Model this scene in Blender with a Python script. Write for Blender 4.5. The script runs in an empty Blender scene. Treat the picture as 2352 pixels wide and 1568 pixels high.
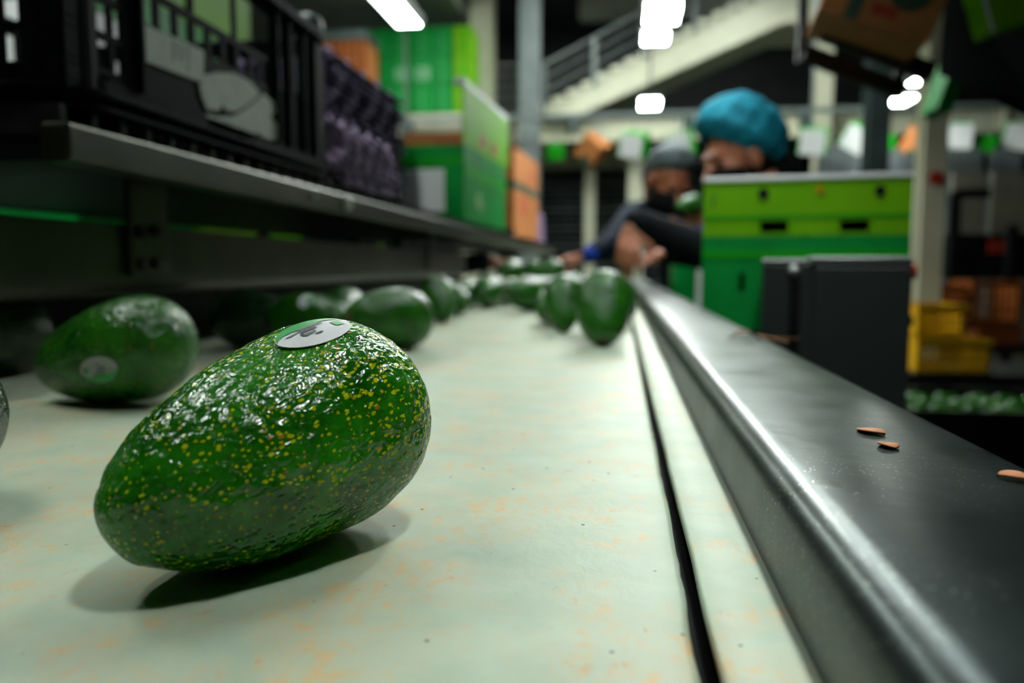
import bpy, bmesh, math, random
import numpy as np
from mathutils import Vector, Matrix, Euler, noise
random.seed(7)
scene = bpy.context.scene
col = scene.collection
PI = math.pi

# ------------------------------------------------------------------ camera
FPX, CX, CY = 1800.0, 1176.0, 784.0
CAM = Vector((0, 0, .995))
TH = math.atan((CY - 612.0) / FPX)
PS = math.atan((1422.0 - CX) / FPX * math.cos(TH))
cr = Vector((math.cos(PS), math.sin(PS), 0))
cf = Vector((-math.sin(PS) * math.cos(TH), math.cos(PS) * math.cos(TH), -math.sin(TH)))
cu = cr.cross(cf)
cd = bpy.data.cameras.new('camera')
cam = bpy.data.objects.new('camera', cd)
col.objects.link(cam)
cam.location = CAM
cam.rotation_euler = Matrix((cr, cu, -cf)).transposed().to_euler()
cd.sensor_width = 36
cd.lens = 36 * FPX / 2352
cd.clip_start = .01
cd.clip_end = 100
cd.dof.use_dof = True
cd.dof.focus_distance = .275
cd.dof.aperture_fstop = 6.6
scene.camera = cam

# ------------------------------------------------------------------ world, exposure
w = bpy.data.worlds.new('world')
scene.world = w
w.use_nodes = True
w.node_tree.nodes['Background'].inputs[0].default_value = (.35, .5, .42, 1)
w.node_tree.nodes['Background'].inputs[1].default_value = .02
scene.view_settings.view_transform = 'Standard'
scene.view_settings.look = 'None'
scene.view_settings.gamma = 1
scene.view_settings.use_curve_mapping = False
scene.view_settings.exposure = 0
try:
    scene.cycles.use_denoising = True
    scene.cycles.max_bounces = 6
    scene.cycles.caustics_reflective = False
    scene.cycles.caustics_refractive = False
    scene.cycles.sample_clamp_indirect = 4
    scene.cycles.blur_glossy = .5
except Exception:
    pass
KEY = 162.0        # radiance of the lamps over the belt
HALL = 60.0        # radiance of the hall battens

# ------------------------------------------------------------------ helpers
def ray(px, py):
    return cr * ((px - CX) / FPX) - cu * ((py - CY) / FPX) + cf

def at(px, py, Y):            # point of the place seen at a photo pixel, at distance Y along the belt
    d = ray(px, py)
    return CAM + d * (Y / d.y)

def atz(px, py, z):
    d = ray(px, py)
    return CAM + d * ((z - CAM.z) / d.z)

def atx(px, py, X):
    d = ray(px, py)
    return CAM + d * (X / d.x)

MATS = {}
def mat(name, c1, c2=None, rough=.5, metal=0, scale=20, bump=0, bscale=None, spec=.5, emit=None, coat=0, detail=4, sheen=0, stretch=None):
    if name in MATS:
        return MATS[name]
    m = bpy.data.materials.new(name)
    m.use_nodes = True
    nt = m.node_tree
    N, L = nt.nodes, nt.links
    b = N['Principled BSDF']
    b.inputs['Roughness'].default_value = rough
    b.inputs['Metallic'].default_value = metal
    b.inputs['Specular IOR Level'].default_value = spec
    if coat:
        b.inputs['Coat Weight'].default_value = coat
    if emit:
        b.inputs['Emission Color'].default_value = (*c1, 1)
        b.inputs['Emission Strength'].default_value = emit
    tc = N.new('ShaderNodeTexCoord')
    vec = tc.outputs['Object']
    if stretch:
        mp = N.new('ShaderNodeMapping')
        mp.inputs['Scale'].default_value = stretch
        L.new(vec, mp.inputs['Vector'])
        vec = mp.outputs['Vector']
    n = N.new('ShaderNodeTexNoise')
    n.inputs['Scale'].default_value = scale
    n.inputs['Detail'].default_value = detail
    L.new(vec, n.inputs['Vector'])
    r = N.new('ShaderNodeValToRGB')
    r.color_ramp.elements[0].position = .35
    r.color_ramp.elements[1].position = .65
    c2 = c2 or tuple(x * .82 for x in c1)
    r.color_ramp.elements[0].color = (*c2, 1)
    r.color_ramp.elements[1].color = (*c1, 1)
    L.new(n.outputs['Fac'], r.inputs['Fac'])
    L.new(r.outputs['Color'], b.inputs['Base Color'])
    if bump:
        n2 = N.new('ShaderNodeTexNoise')
        n2.inputs['Scale'].default_value = bscale or scale * 3
        n2.inputs['Detail'].default_value = 3
        L.new(vec, n2.inputs['Vector'])
        bp = N.new('ShaderNodeBump')
        bp.inputs['Distance'].default_value = bump
        bp.inputs['Strength'].default_value = 1
        L.new(n2.outputs['Fac'], bp.inputs['Height'])
        L.new(bp.outputs['Normal'], b.inputs['Normal'])
    MATS[name] = m
    return m

def tag(o, label=None, cat=None, group=None, kind=None):
    if label: o['label'] = label
    if cat: o['category'] = cat
    if group: o['group'] = group
    if kind: o['kind'] = kind
    return o

def empty(name, loc=(0, 0, 0), rz=0, label=None, cat=None, group=None):
    o = bpy.data.objects.new(name, None)
    o.empty_display_size = .05
    col.objects.link(o)
    o.location = loc
    o.rotation_euler = (0, 0, rz)
    return tag(o, label, cat, group)

class MB:
    def __init__(s):
        s.v = []; s.f = []
    def add(s, vs, fs):
        k = len(s.v)
        s.v += [tuple(v) for v in vs]
        s.f += [tuple(i + k for i in f) for f in fs]
        return s
    def box(s, x0, x1, y0, y1, z0, z1, M=None):
        vs = [Vector((x, y, z)) for x in (x0, x1) for y in (y0, y1) for z in (z0, z1)]
        if M is not None: vs = [M @ v for v in vs]
        return s.add(vs, [(0, 1, 3, 2), (4, 6, 7, 5), (0, 4, 5, 1), (2, 3, 7, 6), (0, 2, 6, 4), (1, 5, 7, 3)])
    def tube(s, p, q, r0, r1=None, n=12, caps=True):
        p, q = Vector(p), Vector(q)
        r1 = r0 if r1 is None else r1
        a = (q - p).normalized()
        u = a.orthogonal().normalized(); v = a.cross(u)
        vs = []
        for c, r in ((p, r0), (q, r1)):
            for i in range(n):
                t = 2 * PI * i / n
                vs.append(c + (u * math.cos(t) + v * math.sin(t)) * r)
        fs = [(i, (i + 1) % n, n + (i + 1) % n, n + i) for i in range(n)]
        if caps: fs += [tuple(range(n - 1, -1, -1)), tuple(range(n, 2 * n))]
        return s.add(vs, fs)
    def path(s, pts, r, n=8):
        for a, b in zip(pts[:-1], pts[1:]): s.tube(a, b, r, n=n)
        return s
    def beam(s, p, q, wd, ht, up=(0, 0, 1)):          # rectangular bar from p to q
        p, q = Vector(p), Vector(q)
        a = q - p
        l = a.length
        a.normalize()
        sd = a.cross(Vector(up)).normalized()
        u2 = sd.cross(a)
        M = Matrix((sd, a, u2)).transposed().to_4x4()
        M.translation = p
        return s.box(-wd / 2, wd / 2, 0, l, -ht / 2, ht / 2, M)
    def prism(s, poly, h0, h1, M=None):                # polygon in xy, extruded in z
        n = len(poly)
        vs = [Vector((x, y, h0)) for x, y in poly] + [Vector((x, y, h1)) for x, y in poly]
        if M is not None: vs = [M @ v for v in vs]
        fs = [tuple(range(n - 1, -1, -1)), tuple(range(n, 2 * n))] + [(i, (i + 1) % n, n + (i + 1) % n, n + i) for i in range(n)]
        return s.add(vs, fs)
    def ell(s, c, r, M=None, nu=20, nv=12):
        vs = []; fs = []
        for j in range(nv + 1):
            ph = PI * j / nv
            for i in range(nu):
                t = 2 * PI * i / nu
                v = Vector((c[0] + r[0] * math.sin(ph) * math.cos(t), c[1] + r[1] * math.sin(ph) * math.sin(t), c[2] + r[2] * math.cos(ph)))
                vs.append(M @ v if M is not None else v)
        for j in range(nv):
            for i in range(nu):
                a, b = j * nu + i, j * nu + (i + 1) % nu
                fs.append((a, a + nu, b + nu, b))
        return s.add(vs, fs)
    def capsule(s, p, q, r0, r1, n=14):
        p, q = Vector(p), Vector(q)
        a = (q - p)
        a = a.normalized() if a.length > 1e-6 else Vector((0, 0, 1))
        u = a.orthogonal().normalized(); v = a.cross(u)
        rings = []
        for k in range(5):
            t = PI / 2 * k / 4
            rings.append((p - a * r0 * math.cos(t), r0 * math.sin(t)))
        for k in range(5):
            t = PI / 2 * (1 - k / 4)
            rings.append((q + a * r1 * math.cos(t), r1 * math.sin(t)))
        vs = []; fs = []
        for c, r in rings:
            for i in range(n):
                t = 2 * PI * i / n
                vs.append(c + (u * math.cos(t) + v * math.sin(t)) * max(r, 1e-4))
        for j in range(len(rings) - 1):
            for i in range(n):
                b = (i + 1) % n
                fs.append((j * n + i, j * n + b, (j + 1) * n + b, (j + 1) * n + i))
        fs += [tuple(range(n - 1, -1, -1)), tuple(range((len(rings) - 1) * n, len(rings) * n))]
        return s.add(vs, fs)
    def lattice(s, us, vs, hole, t, M):                # wall in the local xz plane with rectangular openings, thickness t in y
        for j in range(len(vs) - 1):
            i = 0
            while i < len(us) - 1:
                if hole(i, j): i += 1; continue
                k = i
                while k + 1 < len(us) - 1 and not hole(k + 1, j): k += 1
                s.box(us[i], us[k + 1], 0, t, vs[j], vs[j + 1], M)
                i = k + 1
        return s
    def mesh(s, name, m, smooth=False):
        me = bpy.data.meshes.new(name)
        me.from_pydata(s.v, [], s.f)
        bm = bmesh.new(); bm.from_mesh(me)
        bmesh.ops.recalc_face_normals(bm, faces=bm.faces)
        bm.to_mesh(me); bm.free()
        me.materials.append(m)
        if smooth:
            for p in me.polygons: p.use_smooth = True
        return me
    def build(s, name, m, parent=None, smooth=False, bevel=0, seg=2, loc=None, rot=None):
        o = bpy.data.objects.new(name, s.mesh(name, m, smooth))
        col.objects.link(o)
        if parent: o.parent = parent
        if loc: o.location = loc
        if rot: o.rotation_euler = rot
        if bevel:
            b = o.modifiers.new('bevel', 'BEVEL')
            b.width = bevel; b.segments = seg; b.limit_method = 'ANGLE'
        return o

def copy_tree(o, parent=None):
    c = o.copy(); col.objects.link(c); c.parent = parent
    for ch in list(o.children): copy_tree(ch, c)
    return c

def T(x=0, y=0, z=0, rz=0, rx=0, ry=0):
    return Matrix.Translation((x, y, z)) @ Euler((rx, ry, rz)).to_matrix().to_4x4()

# ------------------------------------------------------------------ materials
M_floor = mat('concrete', (.045, .05, .043), (.025, .028, .025), .55, scale=3, bump=.002)
M_wall = mat('dark_wall_paint', (.030, .036, .034), (.018, .022, .021), .7, scale=2)
M_ceil = mat('ceiling_paint', (.30, .31, .27), (.24, .25, .22), .8, scale=2)
M_roof = mat('roof_sheet', (.04, .046, .042), (.025, .03, .028), .7, scale=2)
M_cream = mat('cream_paint', (.62, .62, .47), (.54, .55, .42), .5, scale=4)
M_greysteel = mat('grey_painted_steel', (.16, .19, .19), (.12, .145, .145), .45, scale=6)
M_teal = mat('teal_grey_steel', (.055, .085, .085), (.04, .06, .06), .45, scale=6)
M_dark = mat('black_steel', (.012, .014, .013), (.007, .008, .008), .5, scale=10, spec=.08)
M_rack = mat('rack_steel', (.055, .060, .038), (.036, .039, .025), .36, .75, scale=9, bump=.0006, bscale=30)
M_crate = mat('black_plastic', (.004, .006, .006), (.0025, .004, .004), .6, scale=30, bump=.0003, spec=.025)
M_paper = mat('white_paper', (.78, .82, .80), (.64, .69, .68), .7, scale=40)
M_white = mat('white_label', (.86, .88, .90), (.80, .83, .85), .5, scale=60)
M_ink = mat('dark_ink', (.05, .055, .08), (.04, .045, .06), .5, scale=60)
M_greyink = mat('grey_ink', (.17, .18, .20), (.13, .14, .16), .5, scale=60)
M_stickgreen = mat('sticker_green', (.02, .32, .06), (.03, .42, .10), .4, scale=200)
M_green = mat('green_carton', (.003, .29, .045), (.002, .22, .035), .5, scale=6, spec=.12)
M_lime = mat('lime_carton', (.17, .46, .003), (.13, .40, .002), .5, scale=6, spec=.12)
M_midgreen = mat('bright_green_print', (.01, .36, .01), (.01, .30, .01), .5, scale=6, spec=.12)
M_brown = mat('brown_carton', (.50, .19, .065), (.42, .155, .05), .65, scale=8, spec=.12)
M_red = mat('red_print', (.45, .035, .015), (.36, .03, .012), .6, scale=20)
M_darkgreen = mat('dark_green_print', (.02, .06, .03), (.015, .045, .025), .6, scale=20)
M_yellow = mat('yellow_plastic', (.60, .33, .01), (.52, .28, .01), .45, scale=12, spec=.12)
M_orange = mat('orange_plastic', (.24, .065, .014), (.18, .05, .011), .5, scale=12, spec=.12)
M_purple = mat('purple_pulp', (.23, .18, .31), (.15, .12, .21), .85, scale=60, bump=.0015, bscale=180, spec=.12)
M_purple2 = mat('pale_purple_pulp', (.50, .38, .60), (.36, .27, .45), .85, scale=60, bump=.0015, bscale=180, spec=.12)
M_cab = mat('dark_grey_enamel', (.032, .040, .039), (.026, .033, .032), .42, scale=5, bump=.0004)
M_alu = mat('aluminium', (.45, .48, .47), (.38, .41, .40), .35, .8, scale=20)
M_net = mat('blue_hairnet', (.012, .24, .34), (.007, .13, .20), .75, scale=35, bump=.003, bscale=60, spec=.12)
M_greynet = mat('grey_hairnet', (.085, .105, .11), (.045, .06, .065), .75, scale=35, bump=.003, bscale=60, spec=.12)
M_skin = mat('skin', (.52, .19, .105), (.44, .155, .085), .5, scale=25, bump=.0004, bscale=150)
M_skin2 = mat('skin_dark', (.30, .095, .045), (.25, .08, .038), .5, scale=25, bump=.0004, bscale=150)
M_navy = mat('navy_jacket', (.006, .012, .024), (.004, .008, .016), .75, scale=12, bump=.004, bscale=25, spec=.08)
M_black = mat('black_fabric', (.006, .007, .009), (.004, .005, .006), .8, scale=15, bump=.003, bscale=30, spec=.08)
M_royal = mat('royal_blue_knit', (.012, .045, .33), (.008, .03, .24), .75, scale=40, bump=.002, spec=.08)
M_mask = mat('black_mask', (.005, .006, .007), (.004, .004, .005), .8, scale=40, spec=.08)
M_eye = mat('eye_dark', (.015, .012, .01), None, .2, scale=10)
M_hair = mat('black_hair', (.008, .006, .005), None, .5, scale=80, spec=.15)
M_tube = mat('lamp_glow', (.93, 1.0, .95), (.93, 1.0, .95), .5, emit=KEY)
M_batten = mat('batten_glow', (.93, 1.0, .93), (.93, 1.0, .93), .5, emit=HALL)
M_led = mat('green_led', (.01, 1.0, .12), (.01, 1.0, .12), .5, emit=2.5)

# belt: pale rubber with ochre stains and dark specks
def belt_material():
    m = bpy.data.materials.new('belt_rubber'); m.use_nodes = True
    N, L = m.node_tree.nodes, m.node_tree.links
    b = N['Principled BSDF']
    tc = N.new('ShaderNodeTexCoord')
    def noise_(scale, detail=4, rough=.55, dist=0, stretch=None):
        v = tc.outputs['Object']
        if stretch:
            mp = N.new('ShaderNodeMapping'); mp.inputs['Scale'].default_value = stretch
            L.new(v, mp.inputs['Vector']); v = mp.outputs['Vector']
        n = N.new('ShaderNodeTexNoise')
        n.inputs['Scale'].default_value = scale; n.inputs['Detail'].default_value = detail
        n.inputs['Roughness'].default_value = rough; n.inputs['Distortion'].default_value = dist
        L.new(v, n.inputs['Vector']); return n.outputs['Fac']
    def ramp(fac, p0, p1, c0=(0, 0, 0, 1), c1=(1, 1, 1, 1)):
        r = N.new('ShaderNodeValToRGB')
        r.color_ramp.elements[0].position = p0; r.color_ramp.elements[1].position = p1
        r.color_ramp.elements[0].color = c0; r.color_ramp.elements[1].color = c1
        L.new(fac, r.inputs['Fac']); return r.outputs['Color']
    def mix(fac, a, bb, mode='MIX'):
        x = N.new('ShaderNodeMix'); x.data_type = 'RGBA'; x.blend_type = mode
        if isinstance(fac, float): x.inputs[0].default_value = fac
        else: L.new(fac, x.inputs[0])
        if isinstance(a, tuple): x.inputs[6].default_value = a
        else: L.new(a, x.inputs[6])
        if isinstance(bb, tuple): x.inputs[7].default_value = bb
        else: L.new(bb, x.inputs[7])
        return x.outputs[2]
    def mul(a, bb):
        x = N.new('ShaderNodeMath'); x.operation = 'MULTIPLY'
        L.new(a, x.inputs[0])
        if isinstance(bb, float): x.inputs[1].default_value = bb
        else: L.new(bb, x.inputs[1])
        return x.outputs[0]
    base = ramp(noise_(30, 5), .3, .7, (.40, .50, .38, 1), (.51, .60, .47, 1))
    warm = ramp(noise_(22, 6, .65, .4), .44, .66)
    fine = ramp(noise_(190, 4, .6, .6, (1, .55, 1)), .50, .66)
    c = mix(mul(warm, .55), base, (.62, .55, .37, 1))
    c = mix(mul(mul(warm, fine), .95), c, (.72, .43, .16, 1))
    deep = ramp(noise_(75, 5, .7, .8), .62, .70)
    c = mix(mul(mul(deep, fine), .9), c, (.62, .22, .045, 1))
    grime = ramp(noise_(8, 6, .62), .55, .80)
    c = mix(mul(grime, .28), c, (.30, .27, .18, 1))
    spk = N.new('ShaderNodeTexVoronoi'); spk.inputs['Scale'].default_value = 95
    L.new(tc.outputs['Object'], spk.inputs['Vector'])
    s1 = ramp(spk.outputs['Distance'], .055, .085, (1, 1, 1, 1), (0, 0, 0, 1))
    s2 = ramp(spk.outputs['Color'], .52, .55)
    c = mix(mul(s1, s2), c, (.03, .03, .025, 1))
    L.new(c, b.inputs['Base Color'])
    b.inputs['Roughness'].default_value = .5
    b.inputs['Specular IOR Level'].default_value = .4
    bp = N.new('ShaderNodeBump'); bp.inputs['Distance'].default_value = .0005; bp.inputs['Strength'].default_value = .8
    L.new(noise_(110, 5, .6, .5, (1, .6, 1)), bp.inputs['Height'])
    L.new(bp.outputs['Normal'], b.inputs['Normal'])
    return m
M_belt = belt_material()

def rail_material():
    m = bpy.data.materials.new('worn_rail_steel'); m.use_nodes = True
    N, L = m.node_tree.nodes, m.node_tree.links
    b = N['Principled BSDF']
    tc = N.new('ShaderNodeTexCoord')
    n = N.new('ShaderNodeTexNoise'); n.inputs['Scale'].default_value = 26; n.inputs['Detail'].default_value = 6
    L.new(tc.outputs['Object'], n.inputs['Vector'])
    r = N.new('ShaderNodeValToRGB')
    r.color_ramp.elements[0].position = .3; r.color_ramp.elements[1].position = .75
    r.color_ramp.elements[0].color = (.010, .020, .021, 1); r.color_ramp.elements[1].color = (.025, .041, .041, 1)
    L.new(n.outputs['Fac'], r.inputs['Fac'])
    # pale dust specks
    v = N.new('ShaderNodeTexVoronoi'); v.inputs['Scale'].default_value = 420
    L.new(tc.outputs['Object'], v.inputs['Vector'])
    r2 = N.new('ShaderNodeValToRGB')
    r2.color_ramp.elements[0].position = .10; r2.color_ramp.elements[1].position = .17
    r2.color_ramp.elements[0].color = (1, 1, 1, 1); r2.color_ramp.elements[1].color = (0, 0, 0, 1)
    L.new(v.outputs['Distance'], r2.inputs['Fac'])
    r3 = N.new('ShaderNodeValToRGB')
    r3.color_ramp.elements[0].position = .45; r3.color_ramp.elements[1].position = .7
    n3 = N.new('ShaderNodeTexNoise'); n3.inputs['Scale'].default_value = 14
    L.new(tc.outputs['Object'], n3.inputs['Vector']); L.new(n3.outputs['Fac'], r3.inputs['Fac'])
    mm = N.new('ShaderNodeMath'); mm.operation = 'MULTIPLY'
    L.new(r2.outputs['Color'], mm.inputs[0]); L.new(r3.outputs['Color'], mm.inputs[1])
    mx = N.new('ShaderNodeMix'); mx.data_type = 'RGBA'
    L.new(mm.outputs[0], mx.inputs[0]); L.new(r.outputs['Color'], mx.inputs[6]); mx.inputs[7].default_value = (.55, .58, .50, 1)
    L.new(mx.outputs[2], b.inputs['Base Color'])
    b.inputs['Metallic'].default_value = .75
    rr = N.new('ShaderNodeMapRange'); rr.inputs['To Min'].default_value = .22; rr.inputs['To Max'].default_value = .40
    L.new(n.outputs['Fac'], rr.inputs['Value']); L.new(rr.outputs['Result'], b.inputs['Roughness'])
    bp = N.new('ShaderNodeBump'); bp.inputs['Distance'].default_value = .0003; bp.inputs['Strength'].default_value = .6
    n4 = N.new('ShaderNodeTexNoise'); n4.inputs['Scale'].default_value = 90; n4.inputs['Detail'].default_value = 4
    L.new(tc.outputs['Object'], n4.inputs['Vector']); L.new(n4.outputs['Fac'], bp.inputs['Height'])
    L.new(bp.outputs['Normal'], b.inputs['Normal'])
    return m
M_rail = rail_material()

def avocado_material(name, d1, d2, speck, dens, coarse=1.0, bumpd=.0011):
    m = bpy.data.materials.new(name); m.use_nodes = True
    N, L = m.node_tree.nodes, m.node_tree.links
    b = N['Principled BSDF']
    tc = N.new('ShaderNodeTexCoord')
    oi = N.new('ShaderNodeObjectInfo')
    off = N.new('ShaderNodeVectorMath'); off.operation = 'ADD'
    cmb = N.new('ShaderNodeCombineXYZ')
    L.new(oi.outputs['Random'], cmb.inputs[0])
    L.new(tc.outputs['Object'], off.inputs[0]); L.new(cmb.outputs[0], off.inputs[1])
    P = off.outputs[0]
    def nz(scale, detail=3, dist=0, stretch=None):
        v = P
        if stretch:
            mp = N.new('ShaderNodeMapping'); mp.inputs['Scale'].default_value = stretch
            L.new(v, mp.inputs['Vector']); v = mp.outputs['Vector']
        n = N.new('ShaderNodeTexNoise'); n.inputs['Scale'].default_value = scale
        n.inputs['Detail'].default_value = detail; n.inputs['Distortion'].default_value = dist
        L.new(v, n.inputs['Vector']); return n.outputs['Fac']
    def ramp(fac, p0, p1, c0=(0, 0, 0, 1), c1=(1, 1, 1, 1)):
        r = N.new('ShaderNodeValToRGB')
        r.color_ramp.elements[0].position = p0; r.color_ramp.elements[1].position = p1
        r.color_ramp.elements[0].color = c0; r.color_ramp.elements[1].color = c1
        L.new(fac, r.inputs['Fac']); return r.outputs['Color']
    def math_(op, a, bb):
        x = N.new('ShaderNodeMath'); x.operation = op
        for k, q in enumerate((a, bb)):
            if isinstance(q, (int, float)): x.inputs[k].default_value = q
            else: L.new(q, x.inputs[k])
        return x.outputs[0]
    base = ramp(nz(38, 5, .3), .32, .70, (*d1, 1), (*d2, 1))
    mp = N.new('ShaderNodeMapping'); mp.inputs['Scale'].default_value = (.62, 1, 1)
    L.new(P, mp.inputs['Vector'])
    nn = N.new('ShaderNodeTexNoise'); nn.inputs['Scale'].default_value = 260
    L.new(P, nn.inputs['Vector'])
    wob = N.new('ShaderNodeVectorMath'); wob.operation = 'MULTIPLY_ADD'
    L.new(nn.outputs['Color'], wob.inputs[0]); wob.inputs[1].default_value = (.0022,) * 3
    L.new(mp.outputs['Vector'], wob.inputs[2])
    vo = N.new('ShaderNodeTexVoronoi'); vo.inputs['Scale'].default_value = 720
    L.new(wob.outputs[0], vo.inputs['Vector'])
    size = N.new('ShaderNodeSeparateColor'); L.new(vo.outputs['Color'], size.inputs[0])
    thr = math_('MULTIPLY', size.outputs[0], .52)
    sx = N.new('ShaderNodeSeparateXYZ'); L.new(tc.outputs['Object'], sx.inputs[0])
    gx = N.new('ShaderNodeMapRange'); gx.inputs['From Min'].default_value = -.05; gx.inputs['From Max'].default_value = .05
    gx.inputs['To Min'].default_value = .72; gx.inputs['To Max'].default_value = 1.35
    L.new(sx.outputs[0], gx.inputs['Value'])
    thr = math_('MULTIPLY', thr, gx.outputs['Result'])
    dn = math_('MULTIPLY', thr, ramp(nz(45, 3), .25, .7, (dens * .35,) * 3 + (1,), (dens,) * 3 + (1,)))
    sp = N.new('ShaderNodeMapRange'); sp.inputs['To Min'].default_value = 1; sp.inputs['To Max'].default_value = 0
    L.new(vo.outputs['Distance'], sp.inputs['Value'])
    L.new(math_('SUBTRACT', dn, .05), sp.inputs['From Min']); L.new(math_('ADD', dn, .04), sp.inputs['From Max'])
    spc = ramp(size.outputs[1], .90, .97, (*speck, 1), (.50, .19, .03, 1))
    mx = N.new('ShaderNodeMix'); mx.data_type = 'RGBA'
    L.new(sp.outputs['Result'], mx.inputs[0]); L.new(base, mx.inputs[6]); L.new(spc, mx.inputs[7])
    L.new(mx.outputs[2], b.inputs['Base Color'])
    b.inputs['Roughness'].default_value = .2
    b.inputs['Specular IOR Level'].default_value = .65
    h = math_('ADD', math_('MULTIPLY', nz(290 * coarse, 2, .6, (.7, 1, 1)), 1.3), math_('MULTIPLY', nz(95, 2), .9))
    bp = N.new('ShaderNodeBump'); bp.inputs['Distance'].default_value = bumpd; bp.inputs['Strength'].default_value = 1
    L.new(h, bp.inputs['Height']); L.new(bp.outputs['Normal'], b.inputs['Normal'])
    return m
M_hero = avocado_material('avocado_skin', (.003, .072, .002), (.026, .27, .005), (.64, .68, .012), 1.2)
M_avo = avocado_material('avocado_skin_plain', (.005, .068, .0035), (.024, .165, .008), (.10, .19, .02), .75)
M_avo.node_tree.nodes['Principled BSDF'].inputs['Specular IOR Level'].default_value = .45
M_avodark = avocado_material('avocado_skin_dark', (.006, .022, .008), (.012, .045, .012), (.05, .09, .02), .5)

# ------------------------------------------------------------------ the setting
def struct(name, mb, m):
    o = mb.build(name, m); o['kind'] = 'structure'; return o
struct('floor', MB().box(-7, 7, -3, 16, -.15, 0), M_floor)
struct('ceiling', MB().box(-7, 7, -3, 16, 5.6, 5.75), M_roof)
struct('wall_back', MB().box(-7, 7, 16, 16.2, 0, 5.6), M_wall)
struct('wall_left', MB().box(-7.2, -7, -3, 16, 0, 5.6), M_wall)
struct('wall_right', MB().box(7, 7.2, -3, 16, 0, 5.6), M_wall)
struct('wall_front', MB().box(-7, 7, -3.2, -3, 0, 5.6), M_wall)

# ------------------------------------------------------------------ belt conveyor
BZ = .90
conv = empty('belt_conveyor', (0, 1.5, 0), 0, 'long belt conveyor with pale stained rubber belt and steel side rail', 'conveyor')
def P0(o, parent):            # parent keeping world coordinates
    o.parent = parent
    o.matrix_parent_inverse = Matrix.Translation(-Vector(parent.location)) if parent.rotation_euler.z == 0 else parent.matrix_basis.inverted()
    return o
def belt_mesh():
    ys = [-.5 + i * .01 for i in range(150)] + [1.0 + i * .1 for i in range(61)]
    mb = MB()
    xs = [-.62, -.5, -.4, -.3, -.2, -.1, -.04, 0, .012]
    n = len(xs) + 3
    for y in ys:
        e = .0205 + .0005 * noise.noise((0, y * 18, 0)) + .0004 * noise.noise((3, y * 90, 0))
        if .165 < y < .225: e -= .0011 * math.sin((y - .165) / .06 * PI) * (1 + .5 * noise.noise((9, y * 200, 1)))
        for x in xs: mb.v.append((x, y, BZ + .0004 * noise.noise((x * 9, y * 9, 0))))
        mb.v.append((e - .002, y, BZ)); mb.v.append((e, y, BZ - .0006)); mb.v.append((e, y, BZ - .004))
    for j in range(len(ys) - 1):
        for i in range(n - 1):
            a = j * n + i
            mb.f.append((a, a + 1, a + n + 1, a + n))
    return mb
P0(belt_mesh().build('belt', M_belt, smooth=True), conv)
# edge strip between the seam and the rail
mb = MB()
ys = [-.5 + i * .02 for i in range(75)] + [1.0 + i * .1 for i in range(61)]
for y in ys:
    e = .0252 + .0004 * noise.noise((7, y * 20, 0)) + .0003 * noise.noise((5, y * 80, 0))
    for x, z in ((e, BZ - .004), (e, BZ - .0006), (e + .001, BZ), (.036, BZ), (.049, BZ)): mb.v.append((x, y, z))
for j in range(len(ys) - 1):
    for i in range(4):
        a = j * 5 + i; mb.f.append((a, a + 1, a + 6, a + 5))
P0(mb.build('edge_strip', M_belt, smooth=True), conv)
P0(MB().box(-.62, .05, -.5, 7, BZ - .05, BZ - .012).build('slider_bed', M_crate), conv)
# side rail: rounded section swept along the belt
sec = [(.0475, .885), (.0475, .914)]
for k in range(7):
    t = PI - (PI / 2) * k / 6
    sec.append((.0475 + .0125 + .0125 * math.cos(t), .9185 + .0125 * math.sin(t)))
sec += [(.08, .9312), (.11, .9308), (.129, .930)]
for k in range(1, 5):
    t = PI / 2 - (PI / 2) * k / 4
    sec.append((.129 + .006 * math.cos(t), .924 + .006 * math.sin(t)))
sec += [(.135, .62), (.125, .62), (.125, .885)]
mb = MB(); ns = len(sec); ysr = [-.5, -.25] + [i * .25 for i in range(0, 29)]
for y in ysr:
    mb.v += [(x + .0006 * noise.noise((1, y * 3, 0)), y, z) for x, z in sec]
for j in range(len(ysr) - 1):
    for i in range(ns):
        b = (i + 1) % ns
        mb.f.append((j * ns + i, j * ns + b, (j + 1) * ns + b, (j + 1) * ns + i))
mb.f += [tuple(range(ns)), tuple(range((len(ysr) - 1) * ns, len(ysr) * ns))]
rail = P0(mb.build('side_rail', M_rail), conv)
for p in rail.data.polygons: p.use_smooth = True
es = rail.modifiers.new('es', 'EDGE_SPLIT'); es.split_angle = math.radians(40)
P0(MB().box(-.64, -.62, -.5, 2.45, .72, .968).build('side_guard', M_dark, bevel=.002), conv)
for x in (-.60, .10):
    for y in (-.3, 1.4, 3.1, 4.8, 6.6):
        P0(MB().box(x - .025, x + .025, y - .025, y + .025, 0, .85 if x < 0 else .70).build('leg', M_greysteel, bevel=.003), conv)
for y in (1.4, 3.1, 4.8, 6.6):
    P0(MB().box(-.58, .1, y - .02, y + .02, .4, .45).build('cross_brace', M_greysteel, bevel=.002), conv)

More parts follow.
